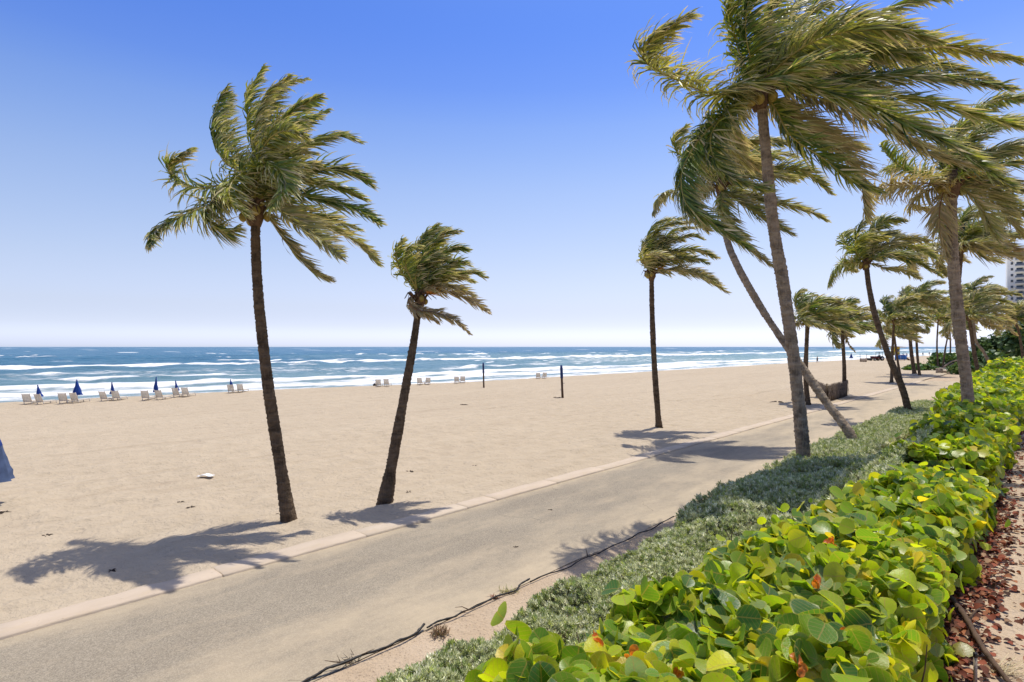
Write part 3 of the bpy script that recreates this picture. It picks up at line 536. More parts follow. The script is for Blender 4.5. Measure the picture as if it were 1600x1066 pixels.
for i, (lab, px, Z, kw) in enumerate(far):
    k = dict(leaf=1.1, L=3.4, extra=17, r=(.17, .12), wid=.03 + Z * .0004, dens=15 if Z < 70 else 10, elr=(-.35, 1.35), nuts=3, s=1.1, flowers=1); k.update(kw)
    palm(lab, px, Z * K, Z * K, seed=101 + i * 7, group=GR, **k)

# ------------------------------------------------------------------ hedges
def leaf_shape(n=7):
    """round sea grape leaf: x across, y along, folded on the midrib and cupped; unit length"""
    a = np.linspace(.18, math.pi - .12, n + 1); y = .5 - .5 * np.cos(a); hw = .55 * np.sin(a) ** .9; v = []; uv = []
    for k, (yy, h) in enumerate(zip(y, hw)):
        for sx in (-1, 0, 1):
            v.append((sx * h, yy - (.07 * abs(sx) if k == 0 else 0), .22 * abs(sx) * h - .12 * (yy - .5) ** 2)); uv.append((.5 + sx * h * .9, yy))
    q = [(i * 3 + j, i * 3 + j + 1, (i + 1) * 3 + j + 1, (i + 1) * 3 + j) for i in range(n) for j in range(2)]
    return np.array(v), np.array(q), np.array(uv)
def leaf_shape_low(n=4):
    y = np.linspace(0, 1, n + 1); hw = .56 * np.sqrt(np.clip(1 - ((y - .50) / .53) ** 2, 0, 1)); hw[0] = .2; hw[-1] = .16
    v = []; uv = []
    for yy, h in zip(y, hw):
        for sx in (-1, 0, 1): v.append((sx * h, yy, .18 * abs(sx) * h - .1 * (yy - .5) ** 2)); uv.append((.5 + sx * h * .9, yy))
    q = [(i * 3 + j, i * 3 + j + 1, (i + 1) * 3 + j + 1, (i + 1) * 3 + j) for i in range(n) for j in range(2)]
    return np.array(v), np.array(q), np.array(uv)
def frames(nrmls, rng, spread, droop=.0):
    """leaf frames: z near the given normal, y random round it"""
    m = len(nrmls); z = nrm(nrmls + spread * rng.normal(size=(m, 3))); a = nrm(rng.normal(size=(m, 3)) + np.array([0, 0, droop])); y = nrm(a - z * (a * z).sum(1, keepdims=True)); x = np.cross(y, z)
    return np.stack([x, y, z], -1)                        # columns
def scatter(shape, pos, fr, size):
    v, q, uv = shape; m = len(pos)
    V = np.einsum('mij,kj->mki', fr, v) * size[:, None, None] + pos[:, None, :]
    Qd = q[None] + (np.arange(m) * len(v))[:, None, None]
    return V.reshape(-1, 3), Qd.reshape(-1, q.shape[1]), np.tile(uv, (m, 1))
GC = np.array([(.26, .41, .025), (.15, .29, .03), (.07, .165, .035), (.44, .55, .022), (.62, .62, .03), (.72, .56, .05), (.70, .17, .05), (.30, .41, .13), (.36, .36, .05)])
GP = np.array([.26, .18, .11, .25, .11, .03, .005, .05, .008]); GP = GP / GP.sum()
def profile_grape(u, s, top, pr, pl):
    """hedge cross-section: u in 0..1 from right foot over the top to the left foot -> p, z, normal(p,z)"""
    zr, zl = 1.30, .55; hr = top - zr; hl = top - zl; wd = pl - pr; tot = hr + wd + hl * 1.0; d = u * tot
    p = np.where(d < hr, pr + .10 * np.sin(np.pi * np.clip(d / hr, 0, 1)), np.where(d < hr + wd, pr + (d - hr), pl + .16 * (d - hr - wd)))
    z = np.where(d < hr, zr + d, np.where(d < hr + wd, top, top - (d - hr - wd)))
    np_ = np.where(d < hr, -1., np.where(d < hr + wd, 0., .8)); nz = np.where(d < hr, .3, np.where(d < hr + wd, 1., .6))
    e = .28; k = np.where(d < hr + wd / 2, np.abs(d - hr), np.abs(d - hr - wd)); rnd = np.clip(1 - k / e, 0, 1)
    z = z - rnd ** 2 * .10; return p, z, np_, nz
def make_grape(name, label, s0, s1, topf, pr, pl, dens, size, seed, big=0, low=False, group=None, plf=None):
    plf = plf or (lambda s: pl + 0 * s)
    rng = np.random.default_rng(seed); per = (topf(s0) - 1.3) + (pl - pr) + (topf(s0) - .55); cnt = int((s1 - s0) * per * dens)
    s = rng.uniform(s0, s1, cnt); u = rng.uniform(0, 1, cnt)
    u = np.where(rng.random(cnt) < .25, rng.uniform(.28, .62, cnt), u)
    p, z, npp, nz = profile_grape(u, s, topf(s), pr + .0 * s, plf(s))
    lump = (fbm(s / .7, p / .7, 3, seed) - .5) * .62 + np.where(rng.random(cnt) < .05, rng.uniform(.05, .22, cnt), 0); depth = rng.exponential(.09, cnt)
    o = lump - depth + .03; en = np.clip((np.minimum(s - s0, s1 - s)) / .35, 0, 1); o = o - (1 - en) * .25
    p = p + npp * o * .8; z = z + np.where(nz > .5, 1, .3) * o
    nn = nrm(np.stack([D[0] * 0 + N[0] * npp, D[1] * 0 + N[1] * npp, nz], -1)); xyz = np.stack([D[0] * s + N[0] * p, D[1] * s + N[1] * p, z], -1)
    z_ok = xyz[:, 2] > ground_z(s, p) + .03; xyz, nn, depth, s, p = xyz[z_ok], nn[z_ok], depth[z_ok], s[z_ok], p[z_ok]; cnt = len(xyz)
    fr = frames(nrm(nn + np.array([.05, -.35, .0])), rng, .8, .5); sz = size * np.where(rng.random(cnt) < .38, rng.uniform(.35, .7, cnt), rng.uniform(.75, 1.25, cnt)); sz = np.minimum(sz, .075 * np.linalg.norm(xyz - np.array([0, 0, H]), axis=1))
    pos = xyz - fr[:, :, 1] * sz[:, None] * .5
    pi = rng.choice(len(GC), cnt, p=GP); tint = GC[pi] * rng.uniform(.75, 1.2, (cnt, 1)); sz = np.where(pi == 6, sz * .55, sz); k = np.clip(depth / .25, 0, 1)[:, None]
    deep_green = np.array([.10, .20, .045]); tint = tint * (1 - .6 * k) + deep_green * .6 * k       # deeper leaves blend to a darker green
    hz = thing(name, (*xy(s0, (pr + pl) / 2), 1.0), label, "hedge", group); og = np.array(hz.location)
    vis = np.zeros(cnt, bool)
    if big:
        X, Y, Z_ = xyz.T; fx = 800 + FP * X / np.maximum(Y, .1); fy = HY + FP * (H - Z_) / np.maximum(Y, .1); inn = (Y > .5) & (fx > 620) & (fx < 1590) & (fy < 1075) & (depth < .10)
        score = np.where(inn, sz / np.maximum(Y, .1), 0); idx = np.argsort(-score)[:big]; vis[idx] = True
        meshes = []
        for c_ in range(6):
            v, q, uv = leaf_shape(8); r_ = np.random.default_rng(900 + c_); v = v.copy()
            v[:, 2] += .16 * np.sin(v[:, 1] * 3 + r_.uniform(0, 6)) * r_.uniform(.2, 1.0) + .14 * v[:, 0] * r_.normal() + (np.abs(v[:, 0]) ** 1.3) * r_.uniform(-.3, .6); v[:, 0] *= r_.uniform(.88, 1.08)
            v = v + r_.normal(0, .008, v.shape); me = npmesh("leaf", v, [q], uv=uv, smooth=True); me.materials.append(M['grape']); meshes.append(me)
        for j in idx:
            lf = link("leaf", meshes[j % 6], parent=hz); m4 = Matrix(fr[j].tolist()).to_4x4(); lf.matrix_local = Matrix.Translation(Vector(pos[j] - og)) @ m4 @ Matrix.Scale(sz[j], 4)
            lf.color = (*tint[j].tolist(), 1)
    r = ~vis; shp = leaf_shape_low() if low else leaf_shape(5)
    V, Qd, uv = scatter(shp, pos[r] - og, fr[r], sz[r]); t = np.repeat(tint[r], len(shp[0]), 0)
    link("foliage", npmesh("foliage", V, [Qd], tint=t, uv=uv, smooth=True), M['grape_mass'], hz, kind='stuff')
    # twigs and a dark core sheet with the hedge's inner shade in its colour
    b = MB(); nt_ = int((s1 - s0) * (26 if not low else 8))
    for i in range(nt_):
        s_, p_ = rng.uniform(s0 + .1, s1 - .1), rng.uniform(pr + .15, pl); tp = topf(s_) - rng.uniform(.02, .3); g0 = float(ground_z(np.array(s_), np.array(p_)))
        a = np.array([*xy(s_, p_), max(g0, tp - .9)]); e = np.array([*xy(s_ + rng.normal(0, .18), p_ + rng.normal(0, .15)), tp]); mid = (a + e) / 2 + rng.normal(0, .05, 3)
        b.tube(catmull([a - og, mid - og, e - og], 5), np.linspace(.013, .004, 5), 4, cap=False)
    b.build("twig", M['twig'], hz, kind='stuff')
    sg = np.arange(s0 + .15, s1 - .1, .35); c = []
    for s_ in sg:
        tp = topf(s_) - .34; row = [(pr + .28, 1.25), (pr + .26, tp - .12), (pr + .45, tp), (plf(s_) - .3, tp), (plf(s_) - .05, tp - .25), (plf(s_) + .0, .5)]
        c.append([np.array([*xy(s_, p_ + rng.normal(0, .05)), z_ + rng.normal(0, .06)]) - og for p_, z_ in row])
    c = np.array(c); link("shade_core", npmesh("shade_core", c.reshape(-1, 3), [grid_faces(len(sg), 6), np.array([[0, 1, 2, 3, 4, 5]]), np.array([[0, 1, 2, 3, 4, 5]]) + (len(sg) - 1) * 6]), M['core'], hz)
    return hz
near_hedge = make_grape("sea_grape_hedge", "near sea grape hedge with big round lime leaves, filling the lower right", .2, 13.0, lambda s: 2.15 - .16 * sstep(8.5, 11, s), .72, 2.42, 250, .172, 5, big=300, plf=lambda s: 2.42 - .42 * sstep(6, 10, s))
make_grape("sea_grape_hedge", "trimmed middle stretch of sea grape hedge before the thick palm", 13.2, 24.5, lambda s: 2.22 + .0 * s, .74, 2.28, 150, .175, 6, low=True)
make_grape("sea_grape_hedge", "far stretch of sea grape hedge beyond the thick palm", 26.4, 62.0, lambda s: 2.25 + .026 * (s - 26.4), .7, 3.0, 60, .25, 7, low=True)

for i, (x, y) in enumerate([(931, 1000), (990, 1030), (938, 1042), (1318, 1000), (1275, 905), (1060, 1052), (1300, 850), (1250, 1040)]):      # crumpled orange new leaves
    rng = np.random.default_rng(500 + i); g = G(x, y, 2.24) - np.array(near_hedge.location); v, q, uv = leaf_shape(5); VV = []; QQ = []
    for k in range(4):
        f = frames(np.array([[rng.normal(0, .6), -1, .5]]), rng, .5)[0]; vv = v * np.array([.8, 1, 1]); vv[:, 2] += .35 * np.abs(vv[:, 0]) + .08 * np.sin(vv[:, 1] * 9 + k); VV.append(vv @ f.T * rng.uniform(.045, .08) + g + rng.normal(0, .012, 3)); QQ.append(q + k * len(v))
    lf = link("young_leaf", npmesh("young_leaf", np.concatenate(VV), [np.concatenate(QQ)], uv=np.tile(uv, (4, 1)), smooth=True), M['grape'], near_hedge); lf.color = (.72, .17 + .05 * (i % 3), .05, 1); lf['label'] = "crumpled orange new leaves"
def sprig_shape(rng, nl=12, ln=.052, w_=.0085):
    v = []; q = []
    for i in range(nl):
        a = i * 2.4 + rng.uniform(-.3, .3); h = .25 + .75 * i / nl; el = .25 + 1.0 * i / nl; d = np.array([math.cos(a) * math.cos(el), math.sin(a) * math.cos(el), math.sin(el)]); sd = np.array([-math.sin(a), math.cos(a), .2]); b = np.array([0, 0, .06 * h]); l = ln * rng.uniform(.8, 1.2)
        k = len(v); v += [b, b + d * l * .55 + sd * w_, b + d * l, b + d * l * .55 - sd * w_]; q.append((k, k + 1, k + 2, k + 3))
    return np.array(v), np.array(q), np.zeros((len(v), 2))
SC = np.array([(.56, .57, .34), (.44, .47, .23), (.72, .71, .50), (.25, .32, .10), (.42, .47, .12)])
def make_silver(name, label, s0, s1, p0, p1, hf, dens, scale, seed):
    rng = np.random.default_rng(seed); cnt = int((s1 - s0) * (p1 - p0 + .7) * dens); s = rng.uniform(s0, s1, cnt); p = rng.uniform(p0, p1 + .0, cnt)
    edge = rng.random(cnt) < .26; h = hf(s, p); z = h - rng.exponential(.035, cnt); fp = p1 + (fbm(s / .8, s * 0, 3, seed) - .5) * .8
    p = np.where(p > fp, fp, p)
    front = edge; p = np.where(front, fp - rng.exponential(.05, cnt) - 0.0, p); z = np.where(front, rng.uniform(.02, 1, cnt) * hf(s, p1 + 0 * p) , z)
    bk = rng.random(cnt) < .08; p = np.where(bk & ~front, p0 + rng.exponential(.05, cnt), p); z = np.where(bk & ~front, rng.uniform(.1, 1, cnt) * h, z)
    z = z + (fbm(s / .35, p / .35, 3, seed + 1) - .5) * .22
    gz = ground_z(s, p); z = np.maximum(z, .02) + gz
    nn = np.stack([N[0] * np.where(front, .7, .12), N[1] * np.where(front, .7, .12), np.ones(cnt)], -1) + rng.normal(0, .38, (cnt, 3))
    fr = frames(nrm(nn), rng, .15); sz = scale * rng.uniform(.7, 1.35, cnt)
    pos = np.stack([D[0] * s + N[0] * p, D[1] * s + N[1] * p, z], -1); o = thing(name, (*xy(s0, p1), 0), label, "hedge", "silver-leaved shrubs beside the path"); og = np.array(o.location)
    VV = []; QQ = []; TT = []; off = 0
    for c_ in range(5):
        ii = np.arange(c_, cnt, 5); shp = sprig_shape(rng); V, Qd, _ = scatter(shp, pos[ii] - og, fr[ii], sz[ii]); VV.append(V); QQ.append(Qd + off); off += len(V)
        pick = SC[rng.choice(len(SC), len(ii), p=[.32, .26, .18, .14, .10])] * rng.uniform(.8, 1.2, (len(ii), 1)); t = np.repeat(pick, len(shp[0]), 0); t = t * rng.uniform(.8, 1.25, (len(t) // 4, 1)).repeat(4, 0); TT.append(t)
    link("foliage", npmesh("foliage", np.concatenate(VV), [np.concatenate(QQ)], tint=np.concatenate(TT)), M['silver'], o, kind='stuff')
    sg = np.arange(s0, s1, .3); pg = np.linspace(p0 + .05, p1 - .22, 7); A, B = np.meshgrid(sg, pg, indexing='ij'); hz = hf(A, B) - .10 + ground_z(A, B); hz[:, 0] = -.02; hz[:, -1] = -.02  # brown-grey sheet under the sprigs, shade of the gaps in its colour
    xyz = np.stack([D[0] * A + N[0] * B, D[1] * A + N[1] * B, hz], -1).reshape(-1, 3) - og; link("shade_core", npmesh("shade_core", xyz, [grid_faces(len(sg), 7)]), M['silver_core'], o)
def h_near(s, p): return (.42 + .16 * sstep(2, 14, s)) * (.62 + .38 * sstep(6.5, 5.6, p)) + (fbm(s / 1.0, p / 1.0, 4, 61) - .5) * .52 + .42 * sstep(9.5, 14, s) * sstep(6.2, 5.0, p)
make_silver("silver_shrub_bed", "low loose silver-grey shrub bed in front of the near sea grape hedge", 1.5, 10.5, 2.0, 5.32, h_near, 1100, .95, 81)
make_silver("silver_shrub_bed", "shaded grey-green shrub bed around the foot of the biggest palm", 10.5, 19.0, 2.0, 5.5, h_near, 600, 1.15, 82)
make_silver("silver_hedge", "trimmed flat-topped silver hedge between path and sea grape, past the biggest palm", 19.2, 44.0, 4.15, 5.95, lambda s, p: .72 + 0 * s + (fbm(s / .9, p / .9, 3, 66) - .5) * .10, 330, 1.5, 83)

# ------------------------------------------------------------------ far scrub, trees, planter, tower
def leaf_mass(o, centers, radii, cnt, size, cols, rng, og, name="crown"):
    w_ = np.array([r[0] * r[1] for r in radii]); k = rng.choice(len(centers), cnt, p=w_ / w_.sum()); d = nrm(rng.normal(size=(cnt, 3))); d[:, 2] = np.abs(d[:, 2]) * np.where(rng.random(cnt) < .85, 1, -1)
    rad = np.array(radii)[k]; pos = np.array(centers)[k] + d * rad * (1 - rng.exponential(.12, (cnt, 1))) * (1 + .18 * rng.normal(size=(cnt, 1)))
    fr = frames(nrm(d + np.array([0, 0, .5])), rng, .6); shp = leaf_shape_low(3); V, Qd, uv = scatter(shp, pos - og, fr, size * rng.uniform(.6, 1.3, cnt)); t = np.array(cols)[rng.choice(len(cols), cnt)] * rng.uniform(.7, 1.3, (cnt, 1))
    return link(name, npmesh(name, V, [Qd], tint=np.repeat(t, len(shp[0]), 0)), M['bush'], o, kind='stuff')
BG = [(.05, .11, .03), (.08, .16, .03), (.12, .20, .04), (.18, .25, .05)]; BD = [(.05, .10, .03), (.08, .14, .04), (.11, .17, .05)]
def bush(name, label, px, Z, wpx, hpx, seed, cols=BG, cnt=1500, size=.35, lobes=7, cat="shrub", group="scrub at the end of the path", ztop=None):
    rng = np.random.default_rng(seed); c = W(px, HY, Z); k = Z / FP; wd = wpx * k / 2; ht = hpx * k; o = thing(name, (c[0], c[1], 0), label, cat, group); og = np.array(o.location)
    cs = []; rs = []
    for i in range(lobes):
        f = rng.uniform(-1, 1); r_ = wd * rng.uniform(.28, .45); hh = ht * (1 - .55 * abs(f)) * rng.uniform(.55, .8); cs.append((c[0] + f * wd * .8, c[1] + rng.uniform(-.5, .5) * wd, hh * .55)); rs.append((r_, r_, hh * .5))
    leaf_mass(o, cs, rs, cnt, size, cols, rng, og); b = MB()
    for q in cs:
        e = np.array(q) - og; b.tube([np.array([e[0] * .4, e[1] * .4, 0]), e * .5 + np.array([0, 0, .1]), e], [.09, .06, .02], 5)
    b.build("stem", M['twig'], o); return o
bush("sea_grape_mound", "dark green sea grape mound at the end of the path", 1488, 108 * K, 76, 30, 201, BG, 3200, .55, 12)
bush("low_shrub", "low green shrubs spreading on the sand left of the mound", 1450, 92 * K, 60, 13, 202, BG, 1500, .4, 8)
bush("low_shrub", "bright green shrub clump behind the stone planter", 1503, 80 * K, 40, 24, 203, BG, 1300, .4, 7)
bush("low_shrub", "small green tuft on the sand beside the flared pale trunk", 1418, 96 * K, 16, 8, 204, BG, 350, .35, 4)
bush("sea_grape_mound", "deep shaded scrub behind the far hedge under the palms", 1556, 82 * K, 90, 42, 205, BD, 3200, .5, 12)
bush("broadleaf_tree", "dark rounded tree below the white tower at the right edge", 1590, 120 * K, 62, 88, 206, BD, 3600, .75, 12, "tree", "trees by the tower")
bush("broadleaf_tree", "dense dark tree behind the yellowing palm, left of the tower", 1546, 140 * K, 60, 58, 207, BD, 2600, .75, 10, "tree", "trees by the tower")

o = thing("stone_planter", G(1468, 583), "low pale stone wall end at the end of the path, before the scrub", "planter"); rng = np.random.default_rng(3)
o.rotation_euler.z = SHORE
MB().box((0, 0, .35), (1.1, .9, .7)).build("pier", M['stone'], o); MB().box((0, 0, .73), (1.22, 1.0, .07)).build("cap", M['stone'], o); MB().box((.3, -3.6, .2), (.5, 6.2, .42)).build("low_wall", M['stone'], o)
o = thing("fallen_palm_log", G(1480, 578), "pale bleached palm log arching over the planter", "log")
MB().tube(catmull([(-.6, 0, .5), (.6, .2, 1.3), (2.0, .4, 1.7), (3.2, .5, 1.5)], 14), np.linspace(.16, .1, 14), 8).build("stem", M['thatch'], o, smooth=True); MB().tube(catmull([(.4, .1, .6), (1.3, .3, 1.1), (2.4, .3, 1.0)], 10), np.linspace(.11, .06, 10), 8).build("limb", M['thatch'], o, smooth=True)

tower = thing("apartment_tower", (W(1574, HY, 300)[0], 300, 0), "white high-rise with rows of dark balconies behind the palms at right edge", "building", rotz=R(-38))
TW, TD, FH, NF = 34.0, 16.0, 3.05, 17
MB().box((TW / 2, TD / 2, NF * FH / 2), (TW, TD, NF * FH), ch=.005).build("wall", M['facade'], tower)
roof = MB().box((TW / 2, TD / 2, NF * FH + .5), (TW + .6, TD + .6, 1.0), ch=.005).build("roof", M['slab'], tower); MB().box((TW * .45, TD / 2, NF * FH + 2.4), (9, 7, 2.8), ch=.01).build("plant_room", M['facade'], roof)
wm = MB().box((0, 0, 0), (2.5, .12, 1.75), ch=.05).mesh("window"); wm.materials.append(M['glass']); wsm = MB().box((0, 0, 0), (1.0, .12, 1.3), ch=.05).mesh("window"); wsm.materials.append(M['glass'])
slm = MB().box((0, 0, 0), (9.4, 1.7, .30), ch=.03).mesh("balcony"); slm.materials.append(M['slab']); rlm = MB().box((0, -.78, .62), (9.2, .06, .9), ch=.1).mesh("railing"); rlm.materials.append(M['rail'])
for f in range(NF):
    z = f * FH
    for bx in (2, 14, 26):
        link("window", wsm, parent=tower, loc=(bx - .2, -.03, z + 1.7))
        bo = link("balcony", slm, parent=tower, loc=(bx + 5.6, -.83, z + .15)); link("railing", rlm, parent=bo)
        for k in range(3): link("window", wm, parent=tower, loc=(bx + 2.8 + 2.8 * k, -.03, z + 1.45))

# ------------------------------------------------------------------ beach furniture
def make_chair(o):
    b = MB()
    for y in (-.3, .3): b.box((.35, y, .3), (1.5, .05, .06)); 
    for x in (-.35, .35, 1.05): b.box((x, 0, .3), (.05, .6, .05))
    b.build("frame", M['white'], o)
    for x in (-.3, 1.0):
        for y in (-.3, .3): MB().box((x, y, .14), (.06, .05, .28)).build("leg", M['white'], o)
    b = MB()
    for i in range(9): b.box((-.22 + i * .15, 0, .345), (.11, .56, .02))
    b.build("seat_straps", M['pale'], o)
    b = MB(); a = R(68)
    for i in range(7): b.box((-.38 - .115 * i * math.cos(a) * 1.0, 0, .36 + .115 * i * math.sin(a)), (.02, .56, .095), ry=-(R(90) - a))
    for y in (-.3, .3): b.box((-.38 - .36 * math.cos(a), y, .36 + .36 * math.sin(a)), (.05, .05, .86), ry=-(R(90) - a))
    b.build("backrest", M['pale'], o)
def copy_tree(o, parent=None):
    c = o.copy(); COL.objects.link(c); c.parent = parent
    for ch in list(o.children): copy_tree(ch, c)
    return c
face = SHORE + R(90)                                     # local +x towards the sea
cpos = [(47, 631), (68, 631), (102, 630), (122, 629), (167, 626), (185, 625), (230, 625), (253, 624), (279, 620.5), (293, 620), (363, 614.5), (378, 613.5), (592, 604.5), (605, 604), (657, 601.5), (668, 601), (714, 599), (723, 598.5), (841, 592), (850, 591.5)]
pairs = ["chair pair nearest the left edge", "second pair, by the widest closed umbrella", "third chair pair from the left", "fourth pair, by the tallest umbrella", "fifth pair from the left", "chair pair just left of the tall lone palm", "chair pair just left of the small leaning palm", "chair pair just right of the small leaning palm", "chair pair left of the first volleyball post", "hardly visible chair pair between the volleyball posts"]
proto = None
for i, (x, y) in enumerate(cpos):
    g = G(x, y, .13); rg = random.Random(i); loc = (g[0], g[1], float(sand_h(np.array(sp(g)[0]), np.array(sp(g)[1]))) - .02)
    lab = "pale lounge chair, %s of the %s" % ("left" if i % 2 == 0 else "right", pairs[i // 2])
    if proto is None: proto = c = thing("beach_lounger", loc, lab, "chair", "pale beach loungers along the waterline"); make_chair(c)
    else: c = copy_tree(proto); c['label'] = lab; c.location = loc
    c.rotation_euler.z = R(94) + rg.uniform(-.22, .22); k = .80; c.scale = (k, k, k * .92)
def make_umbrella(name, g, top, label, seed, tilt=(0, 0), rad=.2, low=.42, two=False, group="closed blue beach umbrellas"):
    rng = np.random.default_rng(seed); o = thing(name, g, label, "umbrella", group); o.rotation_euler = (tilt[0], tilt[1], rng.uniform(0, 6))
    MB().tube([(0, 0, -.1), (0, 0, top - .02)], .022, 7).build("pole", M['white'] if not two else M['metal'], o)
    def cone(z0, z1, r0, r1, n=16, fold=.12 if two else .3):
        zz = np.linspace(z0, z1, 9); rr = r0 + (r1 - r0) * np.linspace(0, 1, 9); a = 1 + fold * np.array([(1 if j % 2 else -1) for j in range(n)])[None, :] * np.linspace(1, .2, 9)[:, None] + (.03 if two else .10) * rng.normal(size=(9, n))
        return MB().tube(np.stack([0 * zz, 0 * zz, zz], -1), rr, n, cap=False, jit=a)
    mid = low * top + (top - low * top) * (.5 if two else 0)
    cn = cone(mid if two else low * top, top - .03, rad * .55 if two else rad, .03).build("canopy", M['blue'], o)
    if two: cone(low * top, mid + .01, rad, rad * .56).build("skirt", M['greyblue'], o)
    MB().ball((0, 0, top), .045).build("finial", M['blue'], o)
    MB().tube(np.stack([.06 * np.cos(np.linspace(0, 6.28, 14)), .06 * np.sin(np.linspace(0, 6.28, 14)), 0 * np.linspace(0, 1, 14) + top - .28], -1), .012, 5, cap=False).build("tie_strap", M['navy'], o)
    return o
for i, (x, y, ty, tl, rad, lab) in enumerate([(66, 630, 602, .16, .2, "closed blue beach umbrella at the leftmost chair pair"), (125, 629, 594, .04, .30, "closed blue beach umbrella, the widest, by the second chair pair"), (181, 625, 598, .08, .17, "closed blue beach umbrella behind the third chair pair"), (248, 624, 590, -.03, .18, "tallest closed blue beach umbrella at the fourth chair pair"), (283, 620, 595, .16, .16, "closed blue beach umbrella leaning over the fifth chair pair"), (369, 614, 593, .18, .16, "closed blue beach umbrella nearest the tall lone palm")]):
    g = G(x, y, .1); s_, p_ = sp(g); p_ += .8; g = np.array([*xy(s_, p_), float(sand_h(np.array(s_), np.array(p_)))]); top = H - (ty - HY) / FP * g[1] - g[2]
    u = make_umbrella("beach_umbrella", g, top, lab, 300 + i, (0, 0), rad * .95, .30); u.rotation_euler = (0, -tl, 0)
u = make_umbrella("beach_umbrella", np.array([*W(-19, HY, 15.2)[:2], .03]), 2.45, "large closed blue umbrella with faded skirt cut by the left edge", 310, (0, 0), .5, .25, True)
u.rotation_euler = (0, 0, .5)
# cushions folded away: a dark umbrella stump and bags beside the seventh pair
o = thing("beach_bag", G(586, 605), "small dark bag on the sand left of the chairs by the small palm", "bag"); MB().ball((0, 0, .2), (.24, .24, .2)).build("body", M['black'], o); MB().tube(catmull([(-.15, 0, .3), (0, 0, .5), (.15, 0, .3)], 8), .015, 5).build("handle", M['black'], o)
for lab, bx, by, tx, ty in (("left volleyball post with navy padded top on the open sand", 756, 606, 755, 567), ("right volleyball post, nearer and stouter, with navy padded top", 879, 621, 877, 571)):
    g = G(bx, by, .05); top = W(tx, ty, g[1]); h = top[2]; o = thing("volleyball_post", (g[0], g[1], 0), lab, "post", "beach volleyball posts"); dx = top[0] - g[0]; r = .10 if bx > 800 else .085
    P_ = lambda f: np.array([dx * f, 0, h * f])
    MB().tube([P_(-.03), P_(.3), P_(.62), P_(.96)], [r, r * .95, r * .9, r * .85], 9, jit=1 + .05 * np.random.default_rng(int(bx)).normal(size=(4, 9))).build("timber", M['post'], o)
    MB().tube([P_(.6), P_(.62), P_(.9), P_(1.0), P_(1.01)], [r * .9, r * 1.2, r * 1.15, r * .9, .01], 10).build("padding", M['navy'], o)
    b = MB(); b.box(P_(.45) + np.array([r + .05, 0, 0]), (.14, .06, .05)); b.build("cleat", M['metal'], o); MB().box(P_(.25) - np.array([r + .04, 0, 0]), (.12, .06, .05)).build("winch", M['metal'], o)

# thatched screen round the bins: three faces of hanging palm thatch
g0, g1, g2 = G(1276, 620), G(1292, 629), G(1323, 620); o = thing("thatched_screen", (g1[0], g1[1], 0), "low screen of brown palm thatch round bins at the kerb", "screen"); rng = np.random.default_rng(8); og = np.array([g1[0], g1[1], 0])
for A, B in ((g0, g1), (g1, g2)):
    L = np.linalg.norm(B - A); b = MB(); b2 = MB(); nst = int(L * 60); dirv = (B - A) / L; nn = np.array([dirv[1], -dirv[0], 0])
    b2.box(((A + B) / 2 - og + np.array([0, 0, .62])), (L, .10, 1.2), rz=math.atan2(dirv[1], dirv[0]), ch=.02)
    for i in range(nst):
        f = rng.uniform(0, 1); a = A + dirv * L * f - og + nn * rng.uniform(.06, .14); z1 = rng.choice([1.36, 1.36, 1.0, .7]) + rng.normal(0, .03); ln = rng.uniform(.25, .6); dx = rng.normal(0, .08)
        c0 = a + np.array([0, 0, z1]); c1 = a + dirv * dx + nn * .05 + np.array([0, 0, max(.02, z1 - ln)]); ww = dirv * rng.uniform(.015, .05); b.add([c0 - ww, c0 + ww, c1 + ww * .4, c1 - ww * .4], [(0, 1, 2, 3)])
    b2.build("backing", M['thatch_dark'], o); b.build("thatch", M['thatch'], o, kind='stuff')
    for e in (A, B): MB().tube([e - og + np.array([0, 0, -.1]), e - og + np.array([0, 0, 1.42])], .06, 7).build("post", M['wood'], o)
g = (g0 + g2) / 2

# lifeguard stand, beach tractor, bin and bathers in the distance
g = G(1399, 563.5); o = thing("lifeguard_tower", g, "yellow and blue lifeguard stand far down the beach", "lifeguard stand", rotz=.3); z0 = .0
for x in (-1.5, 1.5):
    for y in (-1.2, 1.2): MB().tube([(x * 1.25, y * 1.2, -.2), (x, y, 2.2)], .11, 6).build("leg", M['white'], o)
MB().box((0, 0, 1.7), (4.6, 3.4, .18)).build("deck", M['white'], o); b = MB()
cab = MB().box((.2, .2, 2.9), (1.9, 1.8, 2.3)).build("cabin", M['yellow'], o); MB().box((.2, -.72, 3.1), (1.1, .08, .9)).build("window", M['glass'], cab)
MB().box((.2, 0, 4.2), (5.0, 3.4, .18), ry=.06).build("roof", M['white'], o)
for x in (-2.2, -1.2, 1.4, 2.2): b.box((x, -1.65, 2.2), (.08, .08, .9))
b.box((0, -1.65, 2.65), (4.5, .08, .10)); b.build("railing", M['white'], o)
for k in range(4): MB().box((-1.8 + k * 1.2, -1.78, .95), (1.08, .08, 1.35), rz=0).build("skirt_panel", M['bluep'], o)
MB().box((3.6, -.5, .85), (3.6, .9, .12), ry=.48).build("ramp", M['wood'], o)
g = G(1371, 564); o = thing("beach_tractor", g, "dark red beach tractor with open cab left of the lifeguard stand", "tractor", rotz=.2)
MB().box((-1.3, 0, 1.0), (1.9, .9, .75), ch=.2).build("hood", M['red'], o); MB().box((.5, 0, .95), (1.8, 1.2, .5), ch=.2).build("body", M['red'], o); b = MB()
for x in (-.1, 1.2):
    for y in (-.55, .55): b.tube([(x, y, 1.1), (x + .1, y, 2.5)], .05, 5)
b.box((.65, 0, 2.55), (1.7, 1.4, .1)); b.build("roll_cage", M['black'], o); MB().box((.7, 0, 1.4), (.5, .5, .6)).build("seat", M['black'], o)
